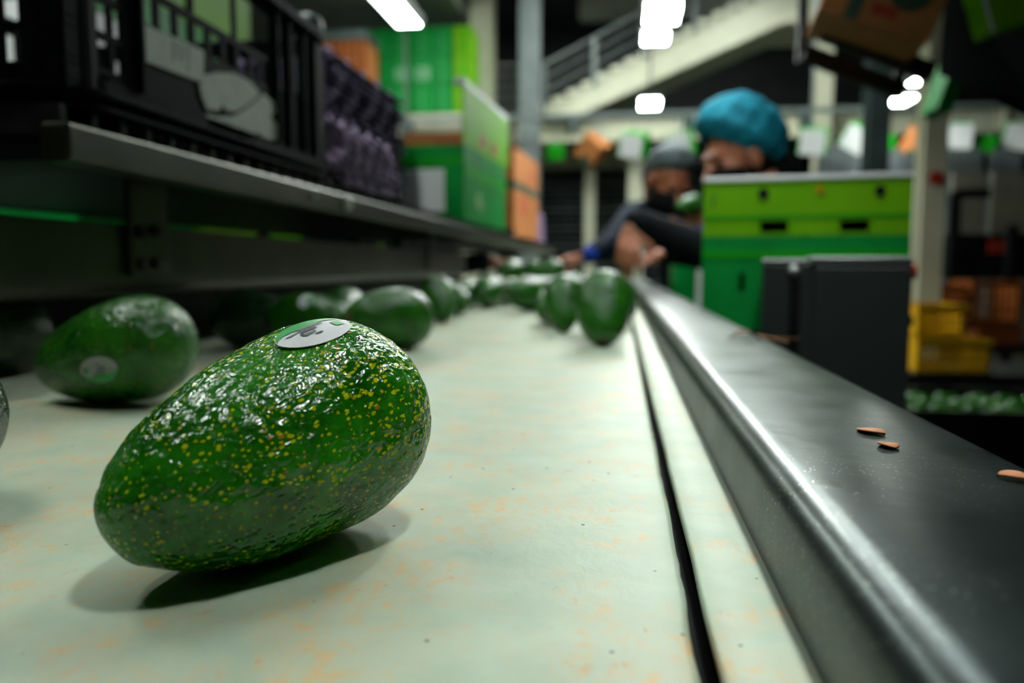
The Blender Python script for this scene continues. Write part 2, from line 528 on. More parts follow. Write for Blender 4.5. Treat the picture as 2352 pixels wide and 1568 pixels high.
# debris on the rail and belt
def leaf(name, label, c, ln, wd, rz, m, lift=.0, up=.002):
    mb = MB(); n = 10
    for i in range(n + 1):
        t = i / n; x = (t - .5) * ln; ww = wd * math.sin(PI * min(1, max(0, t))) ** .7
        z = up * math.sin(t * PI * 1.3) + .0006
        mb.v += [(x, -ww / 2, z + .0005), (x, 0, z), (x, ww / 2, z + .0008)]
    for i in range(n):
        for k in range(2):
            a = i * 3 + k; mb.f.append((a, a + 1, a + 4, a + 3))
    o = mb.build(name, m, smooth=True, loc=c, rot=(0, 0, rz))
    s = o.modifiers.new('thick', 'SOLIDIFY'); s.thickness = .0006
    return o
RT = .9304
M_leaf = mat('dry_leaf', (.45, .19, .04), (.10, .07, .02), .7, scale=220)
M_leaf2 = mat('dark_dry_leaf', (.035, .03, .012), (.30, .05, .015), .7, scale=260)
M_flake = mat('orange_flake', (.55, .22, .10), (.45, .16, .06), .7, scale=200)
c = atz(1740, 779, RT)
o = leaf('dry_twig', 'dry curled brown twig with dark leaf on top of steel rail', c, .052, .006, math.radians(-6), M_leaf, up=.003); tag(o, o.name and 'dry curled brown twig with dark leaf on top of steel rail', 'twig')
s = leaf('leaf_blade', '', (-.008, 0, .0012), .030, .014, .15, M_leaf2, up=.006); s.parent = o
s = MB().tube((.0, 0, .002), (.036, .004, .0012), .0006, .0004, 6).build('stalk', M_leaf, o)
for i, (px, py, l, r, lb) in enumerate([(2000, 997, .0125, 2.2, 'rounder orange bract flake on the steel rail, nearer the twig'), (2040, 1030, .010, 1.7, 'small orange bract flake on the steel rail, beside the rounder flake'), (2332, 1102, .010, -.25, 'thin orange flake at the outer edge of the steel rail')]):
    tag(leaf('bract_flake', '', atz(px, py, RT), l, l * .7, r, M_flake, up=.0003), lb, 'flake', 'orange flakes on the rail')

# ------------------------------------------------------------------ avocados
AK = (.0348, .0094, .0036)
def prof(s, L, fat):
    x = 2 * s - 1
    return (1 - abs(x) ** 2.25) ** .5 * (AK[0] + AK[1] * x + AK[2] * x * x) / .1197 * L * fat if abs(x) < 1 else 0.0
def avocado_mesh(name, m, L, fat, n, k, amp=0.0, seed=0, hero=False):
    vs = []; fs = []
    for i in range(n + 1):
        s = (1 - math.cos(PI * i / n)) / 2
        r = prof(s, L, fat)
        for j in range(k):
            t = 2 * PI * j / k
            p = Vector(((s - .5) * L, r * math.cos(t), r * math.sin(t)))
            nrm = Vector((0, math.cos(t), math.sin(t)))
            q = p * 1000 + Vector((seed * 31, 0, 0))
            d = .0007 * noise.noise(q * .05) + .0004 * noise.noise(q * .11)
            if hero:
                up = max(0, min(1, .5 + nrm.z * 1.2))
                e = noise.noise(Vector((q.x * .14, q.y * .26, q.z * .26)))
                d += amp * (e * (.45 + .55 * up))
                e2 = noise.noise(Vector((q.x * .30, q.y * .48, q.z * .48)))
                d += amp * .55 * e2 * (.25 + .75 * up)
                pit = noise.noise(Vector((q.x * .16 + 40, q.y * .42, q.z * .42)))
                if pit > .48: d -= amp * 2.2 * (pit - .48)
                # creases round the stem end
                if s < .06: d += .0035 * math.sin(3 * t + 1) * (1 - s / .06) * (s / .06)
            p += nrm * d * min(1, r / .012)
            vs.append(p)
    for i in range(n):
        for j in range(k):
            a, b = i * k + j, i * k + (j + 1) % k
            fs.append((a, b, b + k, a + k))
    me = bpy.data.meshes.new(name)
    me.from_pydata([tuple(v) for v in vs], [], fs)
    bm = bmesh.new(); bm.from_mesh(me)
    bmesh.ops.remove_doubles(bm, verts=[v for v in bm.verts if abs(abs(v.co.x) - L / 2) < 1e-6], dist=1e-5)
    bmesh.ops.recalc_face_normals(bm, faces=bm.faces)
    bm.to_mesh(me); bm.free()
    me.materials.append(m)
    for p in me.polygons: p.use_smooth = True
    return me
def place_avocado(me, X, Y, az, tilt, roll=0, z=BZ, lift=0):
    o = bpy.data.objects.new('avocado', me); col.objects.link(o)
    R = Matrix.Rotation(math.radians(az), 3, 'Z') @ Matrix.Rotation(-math.radians(tilt), 3, 'Y') @ Matrix.Rotation(math.radians(roll), 3, 'X')
    o.rotation_euler = R.to_euler()
    co = np.empty(len(me.vertices) * 3); me.vertices.foreach_get('co', co)
    mn = (co.reshape(-1, 3) @ np.array(R).T)[:, 2].min()
    o.location = (X, Y, z - mn + lift)
    return o
def stem_scar(o, L, fat):
    mb = MB()
    n = 10
    for k, (dx, r) in enumerate(((0.0012, .0046), (-.0006, .0040), (-.0008, .0))):
        for j in range(n):
            t = 2 * PI * j / n
            mb.v.append((-L / 2 + dx * .6 - .0001, (r + .0004 * math.sin(3 * t)) * math.cos(t), r * math.sin(t)))
    for k in range(2):
        for j in range(n):
            b = (j + 1) % n
            mb.f.append((k * n + j, k * n + b, (k + 1) * n + b, (k + 1) * n + j))
    return mb.build('stem_scar', mat('stem_scar', (.10, .075, .02), (.05, .04, .015), .8, scale=400), o, smooth=True)
def sticker(o, L, fat, s0, t0, a, b, off=.0006, rot=0.0):
    # oval paper label following the skin; a = half length along the fruit, b = half width round it
    r0 = prof(s0, L, fat)
    def P(u, v, e):
        uu = u * math.cos(rot) - v * math.sin(rot); vv = u * math.sin(rot) + v * math.cos(rot)
        s = min(.995, max(.005, s0 + uu / L)); t = t0 + vv / r0
        r = prof(s, L, fat) + e
        # surface normal tilt is small; offset radially
        return ((s - .5) * L, r * math.cos(t), r * math.sin(t))
    def patch(name, shape, e, m, parent, nu=16, nv=8):
        mb = MB()
        for i in range(nu + 1):
            for j in range(nv + 1):
                mb.v.append(P(*shape(i / nu, j / nv), e))
        for i in range(nu):
            for j in range(nv):
                q = i * (nv + 1) + j
                mb.f.append((q, q + 1, q + nv + 2, q + nv + 1))
        ob = mb.build(name, m, parent, smooth=True)
        return ob
    def oval(u, v):
        x = -math.cos(PI * u); y = math.sqrt(max(0, 1 - x * x))
        return x * a, (2 * v - 1) * y * b
    st = patch('sticker', oval, off, M_white, o, 24, 10)
    def crescent(u, v):
        x = -math.cos(PI * (.06 + .88 * u)); y = math.sqrt(max(0, 1 - x * x))
        lo = .45 + .12 * math.sin(u * 9)
        return x * a * .985, (lo * y + (y * .97 - lo * y) * v) * b
    patch('print', crescent, off + .00025, M_stickgreen, st)
    def rect(x0, x1, y0, y1):
        return lambda u, v: ((x0 + (x1 - x0) * u) * a, (y0 + (y1 - y0) * v) * b)
    for x0, x1, y0, y1, m in ((-.40, .30, .22, .36, M_greyink), (-.10, .34, -.02, .12, M_ink), (.05, .38, -.25, -.12, M_greyink),
                              (.30, .72, .12, .2, M_greyink), (-.05, .16, -.42, -.34, M_ink), (.34, .42, -.2, .0, M_ink), (-.78, -.52, -.30, .12, M_stickgreen)):
        patch('print', rect(x0, x1, y0, y1), off + .00025, m, st, 6, 3)
    return st

# the sharp avocado in front
hero = avocado_mesh('avocado', M_hero, .1197, 1.0, 420, 300, .00042, 1, True)
av = place_avocado(hero, -.1137, .246, 63.2, 12.3, 0)
tag(av, 'large sharp speckled green avocado lying alone in front on the belt', 'avocado', 'avocados on the belt')
sticker(av, .1197, 1.0, .655, math.radians(103), .0150, .0090, .0008, PI)

base_meshes = {}
def amesh(L, fat, m, key):
    k = (L, fat, m.name)
    if k not in base_meshes: base_meshes[k] = avocado_mesh('avocado', m, L, fat, 56, 48, 0, key)
    return base_meshes[k]
def avo(X, Y, L, az, tilt, fat, label, m=M_avo, roll=0, scar=True, lift=0, z=BZ):
    o = place_avocado(amesh(L, fat, m, len(base_meshes) + 2), X, Y, az, tilt, roll, z, lift)
    tag(o, label, 'avocado', 'avocados on the belt')
    if scar: stem_scar(o, L, fat)
    return o
o = avo(-.349, .501, .121, -5.2, 12.3, .98, 'dark green avocado with oval sticker on its near side, left of the sharp one')
sticker(o, .121, .98, .63, math.radians(196), .0148, .0088, .0006)
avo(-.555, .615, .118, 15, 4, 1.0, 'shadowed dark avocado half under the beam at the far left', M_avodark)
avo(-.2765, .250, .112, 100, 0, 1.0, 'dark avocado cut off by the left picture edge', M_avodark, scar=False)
o = avo(-.34, .835, .108, 159, -4, 1.0, 'dark avocado with round sticker behind the sharp avocado')
sticker(o, .108, 1.0, .40, math.radians(55), .0125, .008, .0006, 1.2)
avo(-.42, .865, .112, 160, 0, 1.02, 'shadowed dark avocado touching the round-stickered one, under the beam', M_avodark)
avo(-.372, 1.02, .110, 100, 6, 1.0, 'avocado with pale highlight wedged behind two dark ones by the beam')
avo(-.26, .867, .114, 57.6, -5, 1.017, 'plain dark green avocado resting just behind the sharp one, no sticker')
avo(-.305, 1.32, .101, 113, 36, 1.0, 'avocado leaning with narrow end down toward camera, left of the bare belt')
avo(-.325, 1.52, .108, 130, 10, 1.0, 'avocado lying behind the leaning one near the beam')
avo(-.298, 1.775, .117, 88, 7, 1.05, 'avocado at the far left of the row beyond the bare belt')
avo(-.195, 1.64, .121, 59, -4.7, .98, 'avocado with bright highlight midway in the row beyond the bare belt')
avo(-.08, 1.144, .098, 94, 48, .96, 'avocado standing on its narrow end, left of the rail-side one')
avo(-.019, .963, .109, 91, 40, 1.08, 'big olive green avocado standing narrow end down next to the rail')
pile = [(-.105, 1.27, 80, 6), (-.02, 1.105, 95, 12), (-.005, 1.25, 100, 5), (-.10, 1.42, 60, 3), (-.015, 1.40, 85, 8), (-.10, 1.56, 110, 4),
        (-.01, 1.56, 80, 5), (-.09, 1.72, 95, 8), (-.005, 1.72, 75, 6)]
rowy = 1.86
while rowy < 3.3:
    for k, x in enumerate((-.36, -.27, -.18, -.09, -.005)):
        pile.append((x + random.uniform(-.008, .008), rowy + random.uniform(-.008, .008) + (.05 if k % 2 else 0), random.choice((75, 90, 100, 270, 260)), random.uniform(-2, 6)))
    rowy += .135
for i, (x, y, az, tl) in enumerate(pile):
    o = avo(x, y, (.105, .11, .114)[i % 3], az, tl, (1.0, 1.03)[i % 2], 'avocado in the crowded blurred heap at the far end of the belt', roll=40 * i, scar=False)
    o['group'] = 'avocados heaped at the far end'
top = [(-.30, 2.2, 80), (-.21, 2.32, 20), (-.27, 2.50, 100)]
for i, (x, y, az) in enumerate(top):
    o = avo(x, y, .108, az, 0, 1.0, 'avocado on top of the blurred heap at the far end of the belt', roll=30 * i, scar=False, z=BZ + .050)
    o['group'] = 'avocados on top of the heap'

# ------------------------------------------------------------------ packing rack left of the belt
rack = empty('packing_rack', (-.66, 2.0, 0), 0, 'steel packing rack with long shelf above the left side of the belt', 'rack')
# guide beam with turned-in lower lip
sec = [(-.48, 1.036), (-.48, .978), (-.484, .970), (-.494, .966), (-.53, .966), (-.53, .970), (-.496, .971), (-.486, .980), (-.486, 1.030), (-.53, 1.030), (-.53, 1.036)]
mb = MB(); ns = len(sec); yy = [-.5, .5, 1.5, 2.45]
for y in yy: mb.v += [(x, y, z) for x, z in sec]
for j in range(len(yy) - 1):
    for i in range(ns):
        b = (i + 1) % ns
        mb.f.append((j * ns + i, j * ns + b, (j + 1) * ns + b, (j + 1) * ns + i))
mb.f += [tuple(range(ns)), tuple(range((len(yy) - 1) * ns, len(yy) * ns))]
P0(mb.build('guide_beam', M_rack, bevel=.001), rack)
# shelf pan with front lip
P0(MB().box(-.445, -.42, .562, 5.2, 1.076, 1.106).build('shelf_lip', M_rack, bevel=.003), rack)
P0(MB().box(-.86, -.445, .58, 5.2, 1.080, 1.092).build('shelf_pan', M_dark), rack)
P0(MB().box(-.875, -.86, .562, 5.2, 1.076, 1.125).build('back_lip', M_rack, bevel=.002), rack)
bar_me = MB().box(-.86, -.452, -.004, .004, -.012, .012).mesh('deck_bar', mat('deck_bar_steel', (.10, .10, .10), (.06, .06, .06), .35, .8, scale=30))
for i in range(115):
    o = bpy.data.objects.new('deck_bar', bar_me); col.objects.link(o)
    o.location = (0, .60 + i * .04, 1.116)
    P0(o, rack)
pb = atx(335, 520, -.478)
P0(MB().box(-.4795, -.472, pb.y - .033, pb.y + .033, .985, 1.085).build('hanger_plate', M_rack, bevel=.002), rack)
for px, py in ((322, 532), (357, 530), (326, 606), (360, 603)):
    p = atx(px, py, -.470)
    bo = MB().prism([(.0065 * math.cos(k * PI / 3), .0065 * math.sin(k * PI / 3)) for k in range(6)], 0, .006).build('bolt', M_dark, bevel=.0006, loc=(-.4725, p.y, p.z), rot=(0, PI / 2, 0))
    P0(bo, rack)
P0(MB().box(-.4795, -.472, 1.93, 1.99, .985, 1.085).build('hanger_plate', M_rack, bevel=.002), rack)
for y in (.75, 2.45, 4.9):
    for x in (-.84, -.70):
        P0(MB().box(x - .02, x + .02, y - .02, y + .02, 0, 1.08).build('leg', M_rack, bevel=.002), rack)
for y in (-.35, .75, 2.40):
    P0(MB().box(-.70, -.52, y - .02, y + .02, .985, 1.02).build('support_arm', M_rack, bevel=.002), rack)
# white knob on the lip
p = atx(800, 466, -.418)
kn = MB().ell((0, 0, 0), (.007, .011, .011)).build('white_clip', M_white, smooth=True, loc=(-.4185, p.y, 1.092)); P0(kn, rack)
p = atx(722, 440, -.418)
kn = MB().ell((0, 0, 0), (.004, .004, .004)).build('rivet', M_white, smooth=True, loc=(-.4185, p.y, 1.093)); P0(kn, rack)

# ------------------------------------------------------------------ black crate on the rack
DZ = 1.128
CL, CW, CH = .575, .40, .212
crate = empty('plastic_crate', (-.45, .603, DZ), 0, 'black slatted plastic crate with paper label and torn white paper', 'crate')
# local axes: x to the left is negative (depth CW), y along the rack, z up
def wall_long(x, sgn):
    us = [0, .040, .052, .068, .078, .088, .100] + [.100 + .0165 + k * .0265 for k in range(0)]
    return us
def crate_side(x0, flip):
    mb = MB()
    M = Matrix.Translation((x0, 0, 0)) @ Matrix.Rotation(PI / 2, 4, 'Z')       # local x -> +y, local y -> -x
    t = .004
    # solid parts and openings column by column
    cols = []
    def grid(us, vs, holes):
        mb.lattice(us, vs, lambda i, j: (i, j) in holes, t, M)
    grid([0, .038, .043, .058, .066, .076, .083, .100], [0, .014, .020, .034, .040, .064, .072, .096, .105, .125, .135, .19, CH],
         {(2, 2), (2, 4), (2, 6), (2, 8), (4, 6), (4, 8), (4, 4), (2, 10), (4, 10)})
    us = [.100]
    for k in range(9): us += [.108 + k * .0325, .130 + k * .0325]
    us += [.405]
    grid(us, [0, .098, .125, .134], {(i, 1) for i in range(1, len(us) - 1, 2)})
    grid([.100, .110, .195, .205, .290, .300, .392, .405], [.134, .188, CH], {(1, 0), (3, 0), (5, 0)})
    grid([.405, .412, .430, .440, .458, .468, .486, .496, .514, .524, CL], [0, .020, .092, .102, .188, CH], {(i, j) for i in (1, 3, 5, 7) for j in (3,)})
    return mb
crate_side(0, 1).build('side_panel', M_crate, crate, bevel=.0012)
crate_side(-CW + .004, 1).build('side_panel', M_crate, crate, bevel=.0012)
def crate_end(y0):
    mb = MB()
    us = [-CW + .004]
    k = 0
    while us[-1] < -.06:
        us += [us[-1] + .012, us[-1] + .030]
    us += [-.004]
    vs = [0, .014, .030, .036, .060, .068, .092, .100, .124, .132, .188, CH]
    mb.lattice(us, vs, lambda i, j: i % 2 == 1 and j % 2 == 1 and i < len(us) - 2, .004, Matrix.Translation((0, y0, 0)))
    return mb
crate_end(0).build('end_panel', M_crate, crate, bevel=.0012)
crate_end(CL - .004).build('end_panel', M_crate, crate, bevel=.0012)
def rrect(x0, x1, y0, y1, r, n=6):
    pts = []
    for cx_, cy_, a0 in ((x1 - r, y1 - r, 0), (x0 + r, y1 - r, PI / 2), (x0 + r, y0 + r, PI), (x1 - r, y0 + r, 1.5 * PI)):
        for k in range(n + 1):
            a = a0 + PI / 2 * k / n
            pts.append((cx_ + r * math.cos(a), cy_ + r * math.sin(a)))
    return pts
def rim(z0, z1, o, i, r=.05):
    A = rrect(-CW - o, o, -o, CL + o, r); B = rrect(-CW + i, -i, i, CL - i, r - .004)
    n = len(A); mb = MB()
    for z in (z0, z1):
        mb.v += [(x, y, z) for x, y in A] + [(x, y, z) for x, y in B]
    for k in range(n):
        b = (k + 1) % n
        mb.f += [(k, b, 2 * n + b, 2 * n + k), (n + k, 3 * n + k, 3 * n + b, n + b), (k, n + k, n + b, b), (2 * n + k, 2 * n + b, 3 * n + b, 3 * n + k)]
    return mb
rim(.0, .004, .010, .012).build('foot_rim', M_crate, crate, bevel=.0012)
rim(.012, .017, .012, .006).build('lower_rim', M_crate, crate, bevel=.0015)
rim(.017, .030, .002, .006).build('lower_band', M_crate, crate)
rim(CH - .012, CH, .012, .006).build('top_rim', M_crate, crate, bevel=.002)
for x, y in ((0, 0), (0, CL), (-CW, 0), (-CW, CL)):
    sx, sy = (1 if x == 0 else -1), (1 if y > 0 else -1)
    mb = MB()
    pts = [(x, y - sy * .040)] + [(x - sx * .03 + sx * .032 * math.cos(a), y - sy * .03 + sy * .032 * math.sin(a)) for a in [PI / 2 * k / 6 for k in range(7)]] + [(x - sx * .040, y)]
    pts += [(x - sx * .040, y - sy * .006), (x - sx * .02, y - sy * .012), (x - sx * .008, y - sy * .022), (x - sx * .006, y - sy * .040)]
    mb.prism(pts, .004, CH - .004).build('corner_post', M_crate, crate)
for y in (.102, .402, .440, .49, .53):
    MB().box(-.001, .006, y - .003, y + .003, .03, CH - .012).build('rib', M_crate, crate, bevel=.001)
mb = MB()
us = [-CW + .01 + k * .019 for k in range(21)]; vs2 = [.01 + k * .0185 for k in range(31)]
for k in range(0, 20): mb.box(us[k], us[k] + .007, .006, CL - .006, .005, .009)
for k in range(0, 30): mb.box(-CW + .006, -.006, vs2[k], vs2[k] + .007, .005, .009)
o = mb.build('base_grid', M_crate, crate); o['kind'] = 'stuff'
def side_poly(name, pts, m, e=.0012, parent=crate, th=.0008):     # pts in (photo px) on the side wall plane
    mb = MB()
    loc = []
    for px, py in pts:
        q = atx(px, py, -.4475)
        loc.append((q.y - .603, q.z - DZ))
    n = len(loc)
    mb.v = [(e, y, z) for y, z in loc] + [(e + th, y, z) for y, z in loc]
    mb.f = [tuple(range(n)), tuple(range(n, 2 * n))] + [(i, (i + 1) % n, n + (i + 1) % n, n + i) for i in range(n)]
    return mb.build(name, m, parent)
lb = side_poly('paper_label', [(325, 52), (395, 82), (470, 116), (468, 190), (400, 165), (330, 138)], M_paper)
for k, x in enumerate((398, 405, 413, 424, 431)):
    w_ = (3, 2, 5, 2, 4)[k]; y0 = 92 + (x - 398) * .42; hh = (50, 34, 44, 36, 58)[k]
    side_poly('print_bar', [(x, y0), (x + w_, y0 + 1), (x + w_, y0 + hh), (x, y0 + hh - 1)], M_greyink, .0021, lb, .0003)
side_poly('torn_paper', [(468, 172), (500, 166), (540, 168), (575, 186), (597, 212), (588, 228), (565, 244), (545, 256), (522, 254), (512, 238), (505, 254), (478, 250), (466, 224), (460, 196)], M_paper)
side_poly('torn_paper', [(474, 262), (500, 268), (540, 266), (566, 250), (590, 232), (605, 214), (630, 236), (634, 256), (624, 268), (636, 284), (648, 312), (640, 322), (620, 326), (604, 316), (596, 302), (588, 320), (560, 322), (520, 312), (484, 296)], M_paper)

# drive post with rounded cap behind the crate
p = at(706, 60, 1.30)
post = empty('cap_post', (p.x, 1.30, DZ), 0, 'dark teal post with rounded cap behind the black crate', 'post')
MB().tube((0, 0, 0), (0, 0, p.z - DZ), .021, .021, 20).build('post_tube', M_teal, post, smooth=False)
MB().ell((0, 0, p.z - DZ), (.026, .026, .022)).build('cap', M_teal, post, smooth=True)

# ------------------------------------------------------------------ purple pulp trays
def tray_mesh(m, seed, Lx=.50, Wx=.30):
    nx, ny = 46, 30
    mb = MB()
    for i in range(nx + 1):
        for j in range(ny + 1):
            u, v = i / nx, j / ny
            x, y = (u - .5) * Lx, (v - .5) * Wx
            ex = .009 * math.sin(u * 34 + seed) + .008 * noise.noise((u * 9, seed * 3, 0)); ey = .009 * math.sin(v * 24 + seed) + .008 * noise.noise((v * 6, seed * 3, 5))
            edge = max(abs(u - .5), abs(v - .5)) * 2
            z = .010 * math.sin(u * 34 + seed) * math.sin(v * 24 + 1) + .004 * noise.noise((x * 20, y * 20, seed))
            if edge > .93: z -= .006 * (edge - .93) / .07
            mb.v.append((x + ey * (abs(u - .5) * 2) ** 6, y + ex * (abs(v - .5) * 2) ** 6, z))
    for i in range(nx):
        for j in range(ny):
            a = i * (ny + 1) + j
            mb.f.append((a, a + 1, a + ny + 2, a + ny + 1))
    return mb.mesh('pulp_tray', m, True)
tmA = [tray_mesh(M_purple, s, .62, .24) for s in (0, .5, 3.3, 1.2)]
tmB = [tray_mesh(M_purple2, s, .34, .15) for s in (.5, 1.1, 4.0, 2.2)]
def tray_stack(meshes, cx_, cy_, n, pitch, rz, label, grp, z0):
    for k in range(n):
        o = bpy.data.objects.new('pulp_tray', meshes[(k * 7 + k // 3) % 4]); col.objects.link(o)
        o.location = (cx_ + random.uniform(-.005, .005), cy_ + random.uniform(-.008, .008), z0 + k * pitch)
        o.rotation_euler = (random.uniform(-.01, .01), random.uniform(-.01, .01), rz + random.uniform(-.02, .02))
        s = o.modifiers.new('thick', 'SOLIDIFY'); s.thickness = .005
        tag(o, label, 'tray', grp)
tray_stack(tmA, -.730, 1.90, 22, .0150, PI / 2, 'dark purple pulp tray in the tall stack behind the crate', 'tall stack of purple trays', DZ + .016)
tray_stack(tmB, -.525, 1.40, 7, .0145, PI / 2, 'pale purple pulp tray in the low stack at the shelf edge', 'low stack of purple trays', DZ + .016)
tray_stack(tmB, -.55, 4.75, 12, .0150, PI / 2, 'pale purple pulp tray in the far stack past the brown carton', 'far stack of purple trays', DZ + .016)

# ------------------------------------------------------------------ cartons
def rect_hole(us, vs, holes):
    return us, vs, holes
def carton(label, base, size, rz, m, holes_front=(), top=None, cat='carton', group=None, closed=True, name='carton', rim_m=None, t=.006):
    """box with its front facing local -y; holes are (x0, x1, z0, z1) in front-face metres from its left bottom"""
    o = empty(name, base, rz, label, cat, group)
    W, D, H = size
    mb = MB()
    us = sorted({0, W} | {h[0] for h in holes_front} | {h[1] for h in holes_front})
    vs = sorted({0, H} | {h[2] for h in holes_front} | {h[3] for h in holes_front})
    def isH(i, j):
        x, z = (us[i] + us[i + 1]) / 2, (vs[j] + vs[j + 1]) / 2
        return any(h[0] < x < h[1] and h[2] < z < h[3] for h in holes_front)
    mb.lattice(us, vs, isH, t, T(-W / 2, -D / 2))
    mb.box(-W / 2, W / 2, D / 2 - t, D / 2, 0, H)
    mb.box(-W / 2, -W / 2 + t, -D / 2 + t, D / 2 - t, 0, H)
    mb.box(W / 2 - t, W / 2, -D / 2 + t, D / 2 - t, 0, H)
    mb.box(-W / 2 + t, W / 2 - t, -D / 2 + t, D / 2 - t, 0, t)
    mb.build('body', m, o)
    if closed:
        for sx in (-1, 1):
            MB().box(min(sx * .002, sx * W / 2), max(sx * .002, sx * W / 2), -D / 2, D / 2, H, H + t).build('flap', top or m, o, bevel=.001)
    return o
def plate(o, x0, x1, z0, z1, size, m, name='print', face='front', e=.0012):
    W, D, H = size
    if face == 'front': return MB().box(-W / 2 + x0, -W / 2 + x1, -D / 2 - e, -D / 2 - .0002, z0, z1).build(name, m, o)
    return MB().box(W / 2 + .0002, W / 2 + e, -D / 2 + x0, -D / 2 + x1, z0, z1).build(name, m, o)
def disc(o, x, z, r, size, m, name='print', face='front', e=.0014):
    W, D, H = size
    pts = [(r * math.cos(k * PI / 8), r * math.sin(k * PI / 8)) for k in range(16)]
    if face == 'front': M = T(-W / 2 + x, -D / 2 - .0002, z, rx=PI / 2)
    else: M = T(W / 2 + .0002, -D / 2 + x, z, ry=PI / 2)
    return MB().prism(pts, 0, e, M).build(name, m, o)
# green carton with an open lime flap, on the rack shelf
size = (.36, .58, .225)
a = math.radians(-4)
cx0, cy0 = -.455, 2.30
ctr = Vector((cx0, cy0, DZ)) + Matrix.Rotation(a, 3, 'Z') @ Vector((-size[0] / 2, size[1] / 2, 0))
o = carton('green carton with open lime flap beside the purple trays', ctr, size, a, M_green, closed=False)
plate(o, .10, .30, .03, .155, size, M_white, 'white_label')
plate(o, 0, .36, .17, .19, size, M_midgreen, 'print')
plate(o, 0, .58, .14, .165, size, M_midgreen, 'print', 'side')
for dx, dz, r in ((.16, .07, .022), (.20, .06, .02), (.18, .085, .018)): disc(o, dx, dz, r, size, mat('pale_print', (.30, .50, .25), (.2, .45, .15), .6, scale=60), face='side')
fl = MB().box(size[0] / 2 - .006, size[0] / 2, -size[1] / 2, size[1] / 2 + .04, size[2] + .002, size[2] + .175).build('open_flap', M_lime, o)
MB().box(size[0] / 2 - .030, size[0] / 2, -size[1] / 2, size[1] / 2 + .04, size[2] + .175, size[2] + .190).build('flap_rim', M_white, fl)
for dx in (.2, .36): MB().box(size[0] / 2 + .0002, size[0] / 2 + .0012, -size[1] / 2 + dx, -size[1] / 2 + dx + .06, size[2] + .02, size[2] + .06).build('print', M_red, fl)
# brown carton further along the shelf
size = (.34, .60, .37)
a = math.radians(-4)
ctr = Vector((-.448, 3.36, DZ)) + Matrix.Rotation(a, 3, 'Z') @ Vector((-size[0] / 2, size[1] / 2, 0))
o = carton('tall brown carton with red print and green band past the green carton', ctr, size, a, M_brown)
plate(o, 0, .34, .20, .235, size, M_darkgreen, 'band'); plate(o, 0, .60, .20, .235, size, M_darkgreen, 'band', 'side')
plate(o, 0, .34, .0, .03, size, M_darkgreen, 'band')
disc(o, .27, .11, .05, size, M_red); disc(o, .27, .31, .04, size, M_red); disc(o, .22, .14, .05, size, M_red, face='side'); 
plate(o, .40, .46, .26, .33, size, M_red, 'print', 'side')
size = (.30, .22, .375)
o = carton('brown carton behind the green carton on the shelf', (-.68, 3.12, DZ), size, 0, M_brown)
plate(o, .12, .30, .31, .35, size, M_red, 'print')

# right of the belt: packing stand, green and lime cartons, grey cabinet
st = empty('packing_stand', (.42, 1.62, 0), 0, 'dark steel packing stand under the green cartons', 'stand')
MB().box(-.225, .06, -.15, .2, .855, .88).build('stand_top', M_dark, st, bevel=.003)
for x in (-.2, .03):
    for y in (-.13, .18): MB().box(x - .018, x + .018, y - .018, y + .018, 0, .855).build('leg', M_dark, st, bevel=.002)
p0, p1 = at(1640, 720, 1.46), at(2121, 420, 1.46)
Wd = p1.x - p0.x
ZB = .88
BR = math.radians(-8)
zmid = at(1640, 549, 1.46).z; ztop = at(1640, 416, 1.46).z
size = (Wd, .32, zmid - ZB)
ho = [(.048, .056, .09, .125)]
o = carton('bright green carton with slot hole under the lime carton', ((p0.x + p1.x) / 2, 1.46 + .16, ZB), size, BR, M_green, [(.066, .076, size[2] - .095, size[2] - .060)], closed=True, top=M_green)
plate(o, 0, Wd, size[2] - .034, size[2] - .020, size, M_midgreen, 'print')
gz = ZB + size[2] + .006
H2 = ztop - gz
size2 = (Wd, .32, H2)
hs = [(.100, .148, .001, .026), (.234, .282, .001, .026)]
o = carton('lime green carton with white rim stacked on the bright green carton', ((p0.x + p1.x) / 2, 1.46 + .16, gz), size2, BR, M_lime, hs, closed=False)
MB().box(-Wd / 2 - .001, Wd / 2 + .001, -.163, .162, H2, H2 + .009).build('lid', M_white, o, bevel=.002)
plate(o, 0, Wd, .030, .036, size2, M_midgreen, 'print')
for x in (.104, .296): disc(o, x, H2 - .022, .0095, size2, M_dark, 'finger_hole', e=.002)
disc(o, .198, H2 - .017, .006, size2, M_yellow); disc(o, .203, H2 - .022, .004, size2, M_orange)
plate(o, .016, .019, H2 - .045, H2 - .02, size2, M_darkgreen, 'print')
# more green cartons behind, partly hidden by the workers' sleeves
for px, Y, z, lb in ((1575, 2.80, .88, 'green carton standing between the workers and the rail'), ):
    p = at(px, 640, Y)
    sz = (.24, .24, .20)
    o = carton(lb, (p.x + .08, Y + .15, .80), sz, 0, M_green)
    plate(o, .08, .115, .02, .19, sz, M_white, 'white_strip')
    s2 = empty('low_stand', (p.x + .08, Y + .15, 0), 0, 'low dark stand under the green carton by the rail', 'stand')
    MB().box(-.13, .13, -.16, .16, .775, .80).build('stand_top', M_dark, s2, bevel=.003)
    for x in (-.11, .11):
        for y in (-.14, .14): MB().box(x - .015, x + .015, y - .015, y + .015, 0, .775).build('leg', M_dark, s2)
